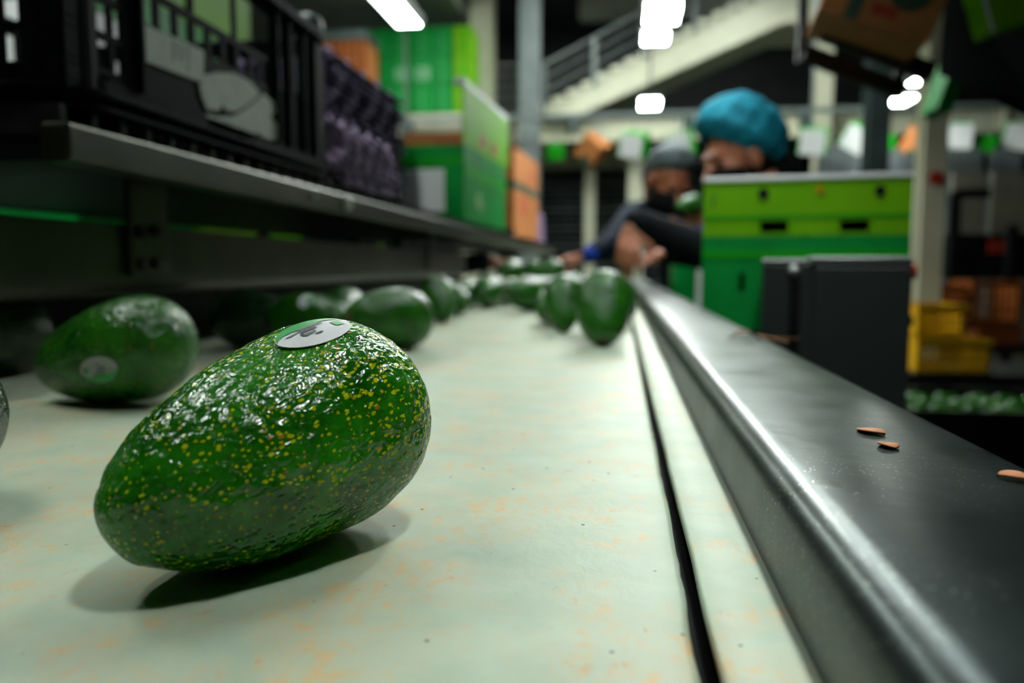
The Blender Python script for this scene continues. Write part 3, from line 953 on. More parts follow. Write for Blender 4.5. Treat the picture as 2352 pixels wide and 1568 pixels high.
# cabinet
c0, c1 = at(1772, 596, 1.22), at(2114, 590, 1.22)
cw = c1.x - c0.x
cab = empty('control_cabinet', ((c0.x + c1.x) / 2 + .012, 1.22 + .12, 0), math.radians(-11), 'dark grey steel cabinet in front of the green cartons', 'cabinet')
ch = c0.z
MB().box(-cw / 2, cw / 2, -.105, .11, .05, ch - .004).build('body', M_cab, cab, bevel=.004)
MB().box(-cw / 2 + .075, cw / 2 - .004, -.114, -.105, .08, ch - .010).build('door', M_cab, cab, bevel=.002)
MB().box(-cw / 2 + .068, cw / 2 - .001, -.116, .11, ch - .004, ch + .004).build('top_trim', M_alu, cab, bevel=.001)
MB().box(-cw / 2, -cw / 2 + .064, -.108, .11, ch - .004, ch + .001).build('top_trim', M_alu, cab, bevel=.001)
MB().box(-cw / 2 + .040, -cw / 2 + .056, -.111, -.105, .08, ch - .03).build('cable_channel', M_dark, cab, bevel=.001)
MB().ell((-cw / 2 + .046, -.111, ch - .017), (.009, .006, .009)).build('lock_knob', M_alu, cab, smooth=True)
for x in (-cw / 2 + .03, cw / 2 - .03):
    for y in (-.08, .08): MB().box(x - .015, x + .015, y - .015, y + .015, 0, .05).build('foot', M_dark, cab)
# red push button and small handle on the cabinet's right side
MB().tube((cw / 2, -.05, ch + .012 - .03), (cw / 2 + .012, -.05, ch - .018), .012, .012, 14).build('red_button', M_red, cab)
MB().box(cw / 2, cw / 2 + .01, -.06, -.04, ch - .10, ch - .085).build('hinge', M_dark, cab)

# ------------------------------------------------------------------ steelwork at the far end of the hall
def thing_mesh(name, mb, m, label, cat, group=None, bevel=0):
    return tag(mb.build(name, m, bevel=bevel), label, cat, group)
YB = 10.0
zb0, zb1 = at(1176, 330, YB).z, at(1176, 268, YB).z
beam = empty('mezzanine_beam', (0, YB, zb0), 0, 'long cream steel beam carrying the mezzanine below the staircase', 'beam')
MB().box(-6.9, 6.9, 0, .02, .03, zb1 - zb0 - .03).build('web', M_cream, beam)
MB().box(-6.9, 6.9, -.09, .11, 0, .03).build('flange', M_cream, beam)
MB().box(-6.9, 6.9, -.09, .11, zb1 - zb0 - .03, zb1 - zb0).build('flange', M_greysteel, beam)
for x in (-4, -2.2, -.6, .9, 2.6, 4.4): MB().box(x - .01, x + .01, -.09, 0, .03, zb1 - zb0 - .03).build('stiffener', M_cream, beam)
thing_mesh('mezzanine_deck', MB().box(-6.9, 6.9, YB + .11, YB + 5.8, zb1 - .22, zb1 - .08), M_teal, 'dark mezzanine deck behind the cream beam', 'deck')
def column(px, Y, wpx, z0, z1, m, label):
    p = at(px, 300, Y); wd = wpx / FPX * Y
    o = empty('steel_column', (p.x, Y, z0), 0, label, 'column')
    MB().box(-wd / 2, wd / 2, -wd / 2, -wd / 2 + .02, 0, z1 - z0).build('flange', m, o)
    MB().box(-wd / 2, wd / 2, wd / 2 - .02, wd / 2, 0, z1 - z0).build('flange', m, o)
    MB().box(-.012, .012, -wd / 2 + .02, wd / 2 - .02, 0, z1 - z0).build('web', m, o)
    MB().box(-wd * .8, wd * .8, -wd * .8, wd * .8, 0, .02).build('base_plate', m, o)
    return o
column(1110, 9.68, 50, 0, 5.55, M_cream, 'cream steel column beside the tall green carton stack')
column(1217, 9.3, 44, 0, 5.55, M_greysteel, 'grey steel column at the foot of the staircase')
column(2012, 7.2, 46, 0, 3.12, M_teal, 'dark teal post standing behind the lime carton')
o = column(2142, 4.5, 48, 0, 5.55, M_cream, 'cream column right of the lime carton with red sign')
p = at(2156, 407, 4.4)
MB().tube((p.x - o.location.x, -.062, p.z), (p.x - o.location.x, -.075, p.z), .038, .038, 16).build('red_sign', M_red, o)
column(1888, 9.78, 32, 0, 5.5, M_cream, 'thin cream column right of the blue hairnet')
column(1462, 10.4, 34, 0, zb0, M_cream, 'cream prop under the beam left of the grey hairnet')
column(1356, 10.6, 24, 0, zb0, M_cream, 'slim cream prop under the beam behind the orange carton')
# staircase
def sp(px, py, Y=YB - .25): return at(px, py, Y)
stair = empty('staircase', (sp(1250, 262).x, YB - .25, zb1), 0, 'cream steel staircase climbing to the right above the beam', 'staircase')
def SL(p): return Vector(p) - Vector(stair.location)
for dy in (0, 1.0):
    off = Vector((0, dy, 0))
    lo0, lo1 = SL(sp(1235, 262)) + off, SL(sp(1330, 264)) + off
    up0, up1 = SL(sp(1790, -20)) + off, SL(sp(1800, 52)) + off
    e0, e1 = SL(sp(1960, -20)) + off, SL(sp(1960, 46)) + off
    mb = MB()
    V = [lo0, lo1, up1, up0]
    mb.v = [tuple(v) for v in V] + [tuple(v + Vector((0, .06, 0))) for v in V]
    mb.f = [(0, 1, 2, 3), (7, 6, 5, 4), (0, 4, 5, 1), (1, 5, 6, 2), (2, 6, 7, 3), (3, 7, 4, 0)]
    mb.build('stringer', M_cream, stair)
    V = [up0, up1, e1, e0]
    mb = MB(); mb.v = [tuple(v) for v in V] + [tuple(v + Vector((0, .06, 0))) for v in V]
    mb.f = [(0, 1, 2, 3), (7, 6, 5, 4), (0, 4, 5, 1), (1, 5, 6, 2), (2, 6, 7, 3), (3, 7, 4, 0)]
    mb.build('landing_edge', M_cream, stair)
nst = 17
for k in range(nst):
    t = k / (nst - 1)
    p = SL(sp(1240 + (1775 - 1240) * t, 245 + (-40 - 245) * t))
    MB().box(p.x - .02, p.x + .23, -.02, 1.08, p.z - .035, p.z + .02).build('tread', M_cream, stair)
for q, rr in ((0, .025), (1, .014), (2, .014), (3, .014)):
    a_, b_ = SL(sp(1250, 150 + q * 30)), SL(sp(1775, -135 + q * 30))
    MB().tube(a_, b_, rr, n=8).build('handrail' if q == 0 else 'guard_bar', M_greysteel, stair)
for t in (.0, .22, .44, .66, .88):
    a_, b_ = SL(sp(1250 + 525 * t, 150 - 285 * t)), SL(sp(1250 + 525 * t, 262 - 285 * t))
    MB().beam(b_, a_, .05, .05, (0, 1, 0)).build('baluster', M_greysteel, stair)
# mezzanine guard rail left of the stairs
gr = empty('guard_rail', (-1.2, YB - .03, zb1), 0, 'steel guard rail of horizontal bars between the columns', 'railing')
for k in range(5): MB().tube((-3.5, 0, .1 + k * .13), (.15, 0, .1 + k * .13), .014, n=8).build('bar', M_greysteel, gr)
for x in (-3.5, -2.2, -1.1, .1): MB().box(x - .02, x + .02, -.02, .02, 0, .66).build('upright', M_greysteel, gr)
# slab over the left part, with edge beam
thing_mesh('upper_slab', MB().box(-6.9, at(1080, 50, 10).x, 5.5, 10.4, at(900, 62, 9.9).z, at(900, 62, 9.9).z + .2), M_ceil, 'pale concrete slab overhead at the upper left', 'slab')
thing_mesh('slab_beam', MB().box(-6.9, at(1080, 50, 10).x, 10.41, 10.6, at(900, 92, 10.5).z, at(900, 62, 9.9).z + .2), M_teal, 'dark beam along the far edge of the pale slab', 'beam')
thing_mesh('upper_beam', MB().box(-.6, 4.2, 11.4, 11.6, at(1400, 40, 11.4).z, at(1400, -40, 11.4).z), M_ceil, 'pale beam above the staircase', 'beam')
# slatted screens below the beam
scr = empty('louvre_screen', (-.3, 11.2, 0), 0, 'dark louvre screen under the mezzanine behind the workers', 'screen')
for k in range(26): MB().box(-1.6, 1.7, -.05, .05, .25 + k * .085, .275 + k * .085, T(rx=.4 * 0)).build('slat', M_greysteel if k % 3 == 0 else M_teal, scr)
for x in (-1.6, 0, 1.68): MB().box(x - .02, x + .04, .05, .09, 0, zb0 - .05).build('mullion', M_teal, scr)
thing_mesh('valance_panel', MB().box(at(1240, 360, 10.8).x, at(1452, 360, 10.8).x, 10.8, 10.84, at(1300, 388, 10.8).z, zb1 - .22), M_cream, 'cream panel hanging just below the beam by the orange carton', 'panel')
# grey lockers / panels right of the blue hairnet
for k, (a_, b_) in enumerate(((1895, 1985), (2035, 2110), (2175, 2262), (2270, 2352))):
    q0, q1 = at(a_, 410, 9.2), at(b_, 335, 9.2)
    cab2 = empty('wall_cabinet', ((q0.x + q1.x) / 2, 9.2, 0), 0, ('grey locker just right of the blue hairnet', 'grey locker between the teal post and the cream column', 'grey locker right of the cream column', 'grey locker at the right picture edge')[k], 'locker', 'grey lockers')
    ww = q1.x - q0.x
    MB().box(-ww / 2, ww / 2, 0, .4, 0, q1.z).build('body', M_greysteel, cab2, bevel=.005)
    MB().box(-ww / 2 + .02, ww / 2 - .02, -.015, 0, .05, q1.z - .03).build('door', mat('locker_door', (.22, .26, .28), (.18, .21, .23), .5, scale=5), cab2, bevel=.003)
    MB().box(ww / 2 - .06, ww / 2 - .045, -.03, -.015, 1.0, 1.12).build('handle', M_dark, cab2)

# ------------------------------------------------------------------ tall carton stack on the mezzanine
px0, px1 = 852, 1040
for r in range(3):
    for c_ in range(4):
        a_ = px0 + (px1 - px0) * c_ / 4; b_ = px0 + (px1 - px0) * (c_ + 1) / 4
        Yk = 8.95
        q0, q1 = at(a_, 262, Yk), at(b_, 62, Yk)
        zz0 = at(900, 262, Yk).z; hh = (at(900, 64, Yk).z - zz0) / 3
        sz = (q1.x - q0.x - .008, .5, hh - .012)
        o = carton('green carton in the tall stack at the upper left, %s row, %s' % (('bottom', 'middle', 'top')[r], ('leftmost', 'second from left', 'third from left', 'rightmost')[c_]), ((q0.x + q1.x) / 2, Yk + .25, zz0 + r * hh), sz, 0, M_green, group='tall green carton stack')
        plate(o, sz[0] * .45, sz[0] * .52, .02, sz[2] - .02, sz, mat('pale_green_strip', (.03, .42, .12), (.02, .36, .1), .5, scale=10), 'band')
        if r == 1 and c_ in (1, 2): plate(o, .05, sz[0] - .03, .05, .2, sz, mat('pale_print2', (.15, .45, .22), (.1, .4, .18), .5, scale=10), 'print')
for r in range(3):
    q0, q1 = at(1043, 262, 8.95), at(1082, 62, 8.95)
    zz0 = at(900, 262, 8.95).z; hh = (at(900, 64, 8.95).z - zz0) / 3
    sz = (q1.x - q0.x, .5, hh - .012)
    o = carton(('lime carton at the bottom of the column beside the green stack', 'lime carton in the middle of the column beside the green stack', 'lime carton on top of the column beside the green stack')[r], ((q0.x + q1.x) / 2, 9.20, zz0 + r * hh), sz, 0, M_lime, group='lime cartons beside the green stack')
    plate(o, sz[0] * .55, sz[0] * .7, .02, sz[2] - .02, sz, M_midgreen, 'band')
q = at(960, 262, 8.95)
pl = empty('pallet_platform', (q.x, 9.20, 0), 0, 'cream steel platform carrying the tall green carton stack', 'platform')
MB().box(-1.1, .68, -.26, .24, q.z - .24, q.z - .002).build('platform_deck', M_cream, pl)
for x in (-1.0, .55):
    for y in (-.2, .18): MB().box(x - .05, x + .05, y - .05, y + .05, 0, q.z - .24).build('leg', M_cream, pl)
# brown slatted crate left of the green stack
q0, q1 = at(742, 200, 8.25), at(842, 90, 8.25)
bc = empty('wooden_crate', ((q0.x + q1.x) / 2, 8.45, 0), 0, 'reddish brown slatted crate left of the tall green carton stack', 'crate')
wd = q1.x - q0.x
for k in range(6): MB().box(-wd / 2 + k * wd / 6 + .005, -wd / 2 + (k + 1) * wd / 6 - .008, -.2, -.18, q0.z - .4, q1.z).build('slat', M_orange, bc)
MB().box(-wd / 2, wd / 2, -.18, .2, q0.z - .4, q1.z - .02).build('body', M_brown, bc)
MB().box(-wd / 2, wd / 2, -.22, .24, q1.z, q1.z + .10).build('lid', M_teal, bc)
MB().box(-wd / 2 - .05, wd / 2 + .05, -.2, .25, q0.z - .5, q0.z - .4).build('support', M_greysteel, bc)
for x in (-wd / 2, wd / 2): MB().box(x - .04, x + .04, -.05, .05, 0, q0.z - .5).build('leg', M_greysteel, bc)

# ------------------------------------------------------------------ overhead carton line at the back
track = empty('overhead_track', (0, 8.8, 2.5), 0, 'thin grey overhead conveyor track with hangers across the hall', 'conveyor track')
zt = at(1500, 268, 8.8).z
MB().box(-2.5, 6.5, -.03, .03, zt - 2.5, zt - 2.5 + .05).build('track_rail', M_greysteel, track)
for px in (935, 1318, 1582, 1850, 2120):
    p = at(px, 285, 8.8)
    MB().box(p.x - .06, p.x + .06, -.05, .05, zt - 2.5 - .16, zt - 2.5).build('hanger', M_teal, track)
for x in (-2.4, 2.0, 6.4): MB().tube((x, 0, zt - 2.45), (x, 0, 3.05), .015, n=8).build('suspension_rod', M_greysteel, track)
def hang(px, py, kind, rot, label, Y=8.6, s=.26):
    p = at(px, py, Y)
    o = empty('hanging_carton', (p.x, Y, p.z), 0, label, 'carton', 'cartons on the overhead line')
    M = Euler((.25, rot, -.35)).to_matrix().to_4x4()
    body = {'white': M_midgreen, 'brown': M_brown, 'green': M_midgreen}[kind]
    b = MB().box(-s / 2, s / 2, 0, s * .9, -s / 2, s / 2, M).build('body', body, o, bevel=.004)
    if kind == 'white': MB().box(-s * .44, s * .5, -.006, -.001, -s * .46, s * .5, M).build('white_label', M_white, o)
    if kind == 'brown': MB().box(-s * .1, s * .4, -.006, -.001, -s * .5, -s * .25, M).build('print', M_darkgreen, o)
    top = M @ Vector((0, s * .4, s / 2))
    MB().tube(top, (top.x, 8.8 - Y, zt - p.z + .01), .008, n=6).build('hook', M_greysteel, o)
hang(1271, 352, 'green', .1, 'small green carton hanging right of the tall brown carton', s=.15)
hang(1350, 345, 'brown', .7, 'orange brown carton hanging tilted under the cream beam')
hang(1447, 336, 'white', .22, 'white labelled carton hanging nearest the orange one, above cream prop')
hang(1557, 335, 'white', -.12, 'white labelled carton hanging above the grey hairnet')
hang(1864, 328, 'white', .12, 'white labelled carton hanging just right of the blue hairnet')
hang(1962, 320, 'white', .55, 'strongly tilted white labelled carton hanging left of the teal post')
hang(2104, 328, 'brown', .5, 'brown carton hanging right of the teal post')
hang(2036, 330, 'green', 0, 'small green carton hanging between teal post and brown carton', s=.14)
hang(2200, 314, 'white', .06, 'white labelled carton hanging right of the cream column')
hang(2268, 330, 'green', .3, 'dim green carton hanging between the two right white cartons', s=.15)
hang(2336, 315, 'white', .2, 'white labelled carton hanging at the right picture edge')

# ------------------------------------------------------------------ near overhead carton chute at the upper right
ch_ = empty('overhead_chute', (1.5, 2.6, 0), 0, 'black steel overhead chute at the upper right corner', 'chute')
c1_ = at(2165, 205, 2.7); c2_ = at(2420, 290, 2.5)
def quad_slab(name, pts, th, m, parent):
    mb = MB(); V = [Vector(p) - Vector(parent.location) for p in pts]
    n = (V[1] - V[0]).cross(V[2] - V[0]).normalized() * th
    mb.v = [tuple(v) for v in V] + [tuple(v + n) for v in V]
    mb.f = [(0, 1, 2, 3), (7, 6, 5, 4), (0, 4, 5, 1), (1, 5, 6, 2), (2, 6, 7, 3), (3, 7, 4, 0)]
    return mb.build(name, m, parent)
quad_slab('chute_bed', [at(2165, 170, 2.7), at(2440, 305, 2.4), at(2440, 130, 3.3), at(2190, 60, 3.4)], .02, M_crate, ch_)
quad_slab('chute_side', [at(2165, 170, 2.7), at(2440, 305, 2.4), at(2440, 60, 2.4), at(2185, -60, 2.7)], .02, M_crate, ch_)
for px, py in ((2227, 170), (2276, 150)):
    p = at(px, py, 2.62) - Vector(ch_.location)
    MB().ell(p, (.011, .008, .011)).build('bolt', M_alu, ch_, smooth=True)
MB().beam(at(2300, -60, 2.9) - Vector(ch_.location), Vector((.2, .5, 5.6)), .06, .06).build('hanger_rod', M_dark, ch_)
MB().beam(at(2440, 0, 2.9) - Vector(ch_.location), Vector((.6, .4, 5.6)), .06, .06).build('hanger_rod', M_dark, ch_)
def tilted_carton(label, px, py, Y, size, rot, m, prints=()):
    p = at(px, py, Y)
    o = empty('carton', p, 0, label, 'carton')
    o.rotation_euler = rot
    W, D, H = size
    MB().box(-W / 2, W / 2, -D / 2, D / 2, 0, H).build('body', m, o, bevel=.004)
    for x0, x1, z0, z1, mm, f in prints:
        if f == 'f': MB().box(x0, x1, -D / 2 - .003, -D / 2 - .0005, z0, z1).build('print', mm, o)
        else: MB().tube(((x0 + x1) / 2, -D / 2 - .0005, (z0 + z1) / 2), ((x0 + x1) / 2, -D / 2 - .003, (z0 + z1) / 2), (x1 - x0) / 2, n=18).build('print', mm, o)
    return o
brn = tilted_carton('shadowed brown carton with dark round print hanging overhead at top right', 1980, 92, 2.50, (.31, .28, .26), (.0, .37, -.10), M_brown,
    [(-.17, -.09, .06, .2, M_red, 'f'), (-.085, -.045, 0, .26, M_darkgreen, 'f'), (.0, .12, .06, .18, M_darkgreen, 'd'), (-.02, .05, .03, .06, M_red, 'f')])
fr = empty('carrier_gantry', (.9, 2.7, 0), 0, 'black steel overhead gantry under the brown carton at top right', 'gantry')
a_ = at(1868, 62, 2.72) - Vector(fr.location); b_ = at(2105, 150, 2.72) - Vector(fr.location)
MB().beam(a_ + Vector((0, -.13, -.05)), b_ + Vector((0, -.13, -.055)), .05, .05).build('carrier_bar', M_dark, fr)
MB().beam(a_ + Vector((0, .12, -.05)), b_ + Vector((0, .12, -.055)), .05, .05).build('carrier_bar', M_dark, fr)
for q in (a_, b_):
    MB().beam(q + Vector((0, .16, -.07)), Vector((q.x, q.y + .16, 5.6)), .03, .03, (0, 1, 0)).build('hanger_rod', M_dark, fr)
tilted_carton('lime carton with white edge in the overhead chute at top right', 2347, 57, 2.28, (.20, .1, .22), (0, -.30, 0), M_lime, [(-.10, -.09, 0, .22, M_white, 'f')])
tilted_carton('thin green carton edge standing at the mouth of the black chute', 2148, 262, 2.9, (.05, .16, .24), (0, .30, 0), M_green, [])

# ------------------------------------------------------------------ yellow and orange harvest crates, right
def harvest_crate(label, px, py, Y, size, m, rz=0, group=None, loc=None):
    p = loc or at(px, py, Y)
    o = empty('harvest_crate', p, rz, label, 'crate', group)
    W, D, H = size
    mb = MB()
    n = 7
    us = [-W / 2]
    for k in range(n): us += [-W / 2 + .02 + k * (W - .04) / n + .006, -W / 2 + .02 + (k + 1) * (W - .04) / n - .006]
    us += [W / 2]
    vs = [0, .03, .03 + (H - .07) * .30, .04 + (H - .07) * .30, .03 + (H - .07) * .64, .04 + (H - .07) * .64, H - .04, H]
    hl = lambda i, j: i % 2 == 1 and j in (1, 3, 5)
    mb.lattice(us, vs, hl, .006, T(0, -D / 2))
    mb.build('front_panel', m, o)
    mb = MB(); mb.lattice(us, vs, hl, .006, T(0, D / 2 - .006)); mb.build('back_panel', m, o)
    for sx in (-1, 1):
        MB().box(min(sx * W / 2, sx * (W / 2 - .006)), max(sx * W / 2, sx * (W / 2 - .006)), -D / 2, D / 2, 0, H).build('end_panel', m, o)
    MB().box(-W / 2, W / 2, -D / 2, D / 2, 0, .006).build('base', m, o)
    for sx in (-1, 1): MB().box(-W / 2 - .008, W / 2 + .008, min(sx * (D / 2 + .008), sx * (D / 2 - .004)), max(sx * (D / 2 + .008), sx * (D / 2 - .004)), H - .02, H).build('rim', m, o)
    return o
YC = 3.8
q = at(2112, 858, YC); q2 = at(2232, 700, YC); q3 = at(2280, 858, YC)
zb = q.z
hz = (q2.z - zb) / 2
w1 = q2.x - q.x; w2 = q3.x - q.x
tb = empty('crate_trolley', ((q.x + q3.x) / 2 + .15, YC + .25, 0), 0, 'low dark trolley under the yellow crates', 'trolley')
MB().box(-.5, .8, -.25, .3, zb - .06, zb - .002).build('trolley_deck', M_dark, tb)
for x in (-.42, .7):
    for y in (-.2, .22): MB().tube((x, y, 0), (x, y, zb - .06), .02, n=10).build('leg', M_dark, tb)
harvest_crate('yellow plastic crate on the trolley, lower one of the stack', 0, 0, YC, (w2, .34, hz * .98), M_yellow, 0, 'yellow crates', (q.x + w2 / 2, YC + .2, zb))
harvest_crate('yellow plastic crate stacked on the lower yellow crate', 0, 0, YC, (w1, .30, hz * .98), M_yellow, 0, 'yellow crates', (q.x + w1 / 2, YC + .2, zb + hz))
YD = 5.6
for k, (a_, b_, y0, y1, lb) in enumerate(((2155, 2225, 700, 655, 'orange crate behind the yellow crates, left one'), (2232, 2352, 745, 645, 'wide orange crate right of the yellow crates'), (2250, 2352, 792, 752, 'orange crate at the right picture edge, under the wide one'))):
    p0_, p1_ = at(a_, y0, YD), at(b_, y1, YD)
    harvest_crate(lb, 0, 0, YD, (p1_.x - p0_.x, .36, p1_.z - p0_.z), M_orange, 0, 'orange crates', ((p0_.x + p1_.x) / 2, YD + .2, p0_.z))
tb = empty('steel_table', (at(2260, 800, YD).x, YD + .2, 0), 0, 'dark steel table carrying the orange crates', 'table')
zt2 = at(2250, 792, YD).z
MB().box(-.45, .75, -.25, .3, zt2 - .05, zt2 - .002).build('table_top', M_dark, tb)
for x in (-.4, .7):
    for y in (-.2, .25): MB().box(x - .02, x + .02, y - .02, y + .02, 0, zt2 - .05).build('leg', M_dark, tb)
# dark machine frame right of the cream column
mf = empty('machine_frame', (at(2230, 500, 6.5).x, 6.5, 0), 0, 'black machine frame standing right of the cream column', 'frame')
zz = at(2230, 440, 6.5).z
for x in (-.12, .3, .55):
    MB().box(x - .035, x + .035, -.035, .035, 0, zz - (.0 if x < 0 else .25)).build('upright', M_dark, mf, bevel=.004)
MB().box(-.12, .12, -.035, .035, zz - .05, zz + .02).build('arm', M_dark, mf, bevel=.004)
MB().box(-.1, .6, .1, .5, .9, 1.25).build('housing', M_dark, mf, bevel=.01)
MB().box(.18, .30, .08, .1, 1.1, 1.2).build('red_panel', M_red, mf)
MB().box(.32, .38, .08, .1, .98, 1.02).build('blue_panel', M_royal, mf)
# cream wall panels behind
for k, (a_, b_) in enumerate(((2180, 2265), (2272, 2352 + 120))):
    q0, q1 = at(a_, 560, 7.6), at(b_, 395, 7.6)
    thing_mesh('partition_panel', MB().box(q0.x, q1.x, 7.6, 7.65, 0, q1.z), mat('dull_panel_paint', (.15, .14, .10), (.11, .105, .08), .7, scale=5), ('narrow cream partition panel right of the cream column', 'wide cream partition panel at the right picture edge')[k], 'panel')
# low bin of avocados, right edge
bx = empty('avocado_bin', (at(2260, 960, 3.2).x + .12, 3.35, 0), 0, 'dark low bin full of avocados below the yellow crates', 'bin')
zb_ = at(2260, 930, 3.2).z
MB().box(-.45, .6, -.30, -.28, 0, zb_).build('bin_wall', M_dark, bx); MB().box(-.45, .6, .28, .30, 0, zb_).build('bin_wall', M_dark, bx)
MB().box(-.45, -.43, -.28, .28, 0, zb_).build('bin_wall', M_dark, bx); MB().box(.58, .6, -.28, .28, 0, zb_).build('bin_wall', M_dark, bx)
MB().box(-.43, .58, -.28, .28, zb_ - .09, zb_ - .07).build('bin_floor', M_dark, bx)
for i in range(8):
    for j in range(4):
        o = avo(bx.location.x - .36 + i * .118 + random.uniform(-.004, .004), bx.location.y - .19 + j * .125, .108, random.choice((0, 20, 160, 180, 340)), random.uniform(-5, 5), .95, 'dark avocado lying in the low bin below the yellow crates', M_avo, scar=False, z=zb_ - .07)
        o['group'] = 'avocados in the low bin'

# ------------------------------------------------------------------ stock behind the rack, seen through the crate and under the shelf
def stock_stack(x, y, n, size, ms, lbl, z0=.0):
    for k in range(n):
        m = ms[k % len(ms)]
        carton('%s, %s from its bottom' % (lbl, ('first', 'second', 'third', 'fourth', 'fifth', 'sixth', 'seventh', 'eighth', 'ninth', 'tenth')[k]), (x, y, z0 + k * (size[2] + .007)), size, 0, m, cat='carton', group=lbl)
stock_stack(-1.25, 1.55, 6, (.5, .4, .2135), (M_green, M_lime, M_green, M_white, M_green, M_crate), 'carton in the tall stack behind the rack and black crate')  # topmost carton is black: shade of the gap under the shelf put into colour
stock_stack(-1.25, 1.55, 7, (.5, .4, .072), (M_white, M_white, M_green, M_lime, M_green, M_white, M_lime), 'flat tray carton on the tall stack behind the black crate', z0=1.325)
stock_stack(-1.62, 2.65, 10, (.5, .4, .19), (M_lime, M_green, M_white, M_green, M_lime), 'carton in the second stack behind the rack')
stock_stack(-1.35, 3.55, 5, (.4, .4, .22), (M_brown, M_lime, M_green), 'carton in the mixed stack behind the brown shelf carton')
stock_stack(-2.35, 2.2, 8, (.6, .45, .2), (M_white, M_green, M_lime), 'carton in the far left stack by the wall side')
led = empty('indicator_lamp', at(470, 28, 3.4), 0, 'small glowing green indicator lamp above the black crate', 'lamp')
MB().ell((0, 0, 0), (.022, .022, .022)).build('lens', M_led, led, smooth=True)
MB().tube((0, .015, 0), (0, .06, 0), .026, n=14).build('housing', M_dark, led)
MB().tube((0, .06, 0), (0, .06, 5.6 - led.location.z), .012, n=8).build('conduit', M_dark, led)

# ------------------------------------------------------------------ people
def fuse(mb, name, m, parent=None, voxel=.006, smooth=8):
    """fuse overlapping limbs into one continuous skin"""
    me = mb.mesh(name, m, True)
    tmp = bpy.data.objects.new(name, me); col.objects.link(tmp)
    r = tmp.modifiers.new('r', 'REMESH'); r.mode = 'VOXEL'; r.voxel_size = voxel; r.use_smooth_shade = True
    s = tmp.modifiers.new('s', 'SMOOTH'); s.factor = .5; s.iterations = smooth
    dg = bpy.context.evaluated_depsgraph_get(); dg.update()
    me2 = bpy.data.meshes.new_from_object(tmp.evaluated_get(dg))
    bpy.data.objects.remove(tmp)
    me2.name = name
    me2.materials.clear(); me2.materials.append(m)
    for p in me2.polygons: p.use_smooth = True
    o = bpy.data.objects.new(name, me2); col.objects.link(o)
    if parent: o.parent = parent
    return o

def basis(fwd, up):
    f = Vector(fwd).normalized(); s = f.cross(Vector(up)).normalized(); u = s.cross(f)
    return Matrix((s, f, u)).transposed()      # columns: right, forward, up

def add_head(mb, M):
    mb.ell((0, -.015, .035), (.076, .095, .085), M)
    mb.ell((0, .028, -.03), (.062, .066, .085), M)
    mb.ell((0, .055, -.088), (.036, .035, .030), M)
    mb.capsule(M @ Vector((0, .088, .006)), M @ Vector((0, .108, -.034)), .009, .014)
    mb.capsule(M @ Vector((-.036, .078, .024)), M @ Vector((.036, .078, .024)), .013, .013)
    mb.ell((-.030, .072, -.030), (.020, .018, .018), M); mb.ell((.030, .072, -.030), (.020, .018, .018), M)
    mb.ell((0, .086, -.066), (.024, .014, .012), M)
    for s in (-1, 1): mb.ell((s * .078, -.005, -.008), (.010, .021, .033), M)

def add_hand(mb, wrist, d, n, side, curl=.35, spread=.12, sc=1.0):
    """wrist point, direction to the finger tips, back-of-hand normal, side=+1 thumb on the right of (d x n)"""
    d = Vector(d).normalized(); n = (Vector(n) - d * Vector(n).dot(d)).normalized(); s = d.cross(n) * side
    w = Vector(wrist)
    def pt(a, b, c): return w + (d * a + s * b + n * c) * sc
    roots = [(.088, .031), (.094, .010), (.090, -.011), (.080, -.030)]
    lens = [(.042, .026, .022), (.047, .030, .023), (.043, .028, .022), (.034, .021, .019)]
    for k, ((a, b), ls) in enumerate(zip(roots, lens)):
        mb.capsule(pt(.0, b * .55, 0), pt(a, b, 0), .015 * sc, .0105 * sc, 10)
        p = pt(a, b, .001); ang = .15
        lat = spread * (1.5 - k) / 1.5
        r = (.0095, .0098, .0094, .0084)[k]
        for j, l in enumerate(ls):
            ang += curl * (1, 1.25, .8)[j]
            dirv = (d * math.cos(ang) - n * math.sin(ang) + s * lat * math.cos(ang)).normalized()
            q = p + dirv * l * sc
            mb.capsule(p, q, r * sc * (1 - .06 * j), r * sc * (1 - .06 * (j + 1)), 10)
            p = q
    mb.ell((0, 0, 0), (1, 1, 1), Matrix.Translation(pt(.05, 0, -.004)) @ Matrix((s * .040 * sc, d * .048 * sc, n * .014 * sc)).transposed().to_4x4())
    p = pt(.022, .026, -.006)
    for l, av_, r0 in ((.045, (.62, .72, -.25), .014), (.034, (.80, .55, -.35), .0105), (.026, (.9, .35, -.4), .0095)):
        q = p + (d * av_[0] + s * av_[1] + n * av_[2]).normalized() * l * sc
        mb.capsule(p, q, r0 * sc, r0 * .9 * sc, 10); p = q

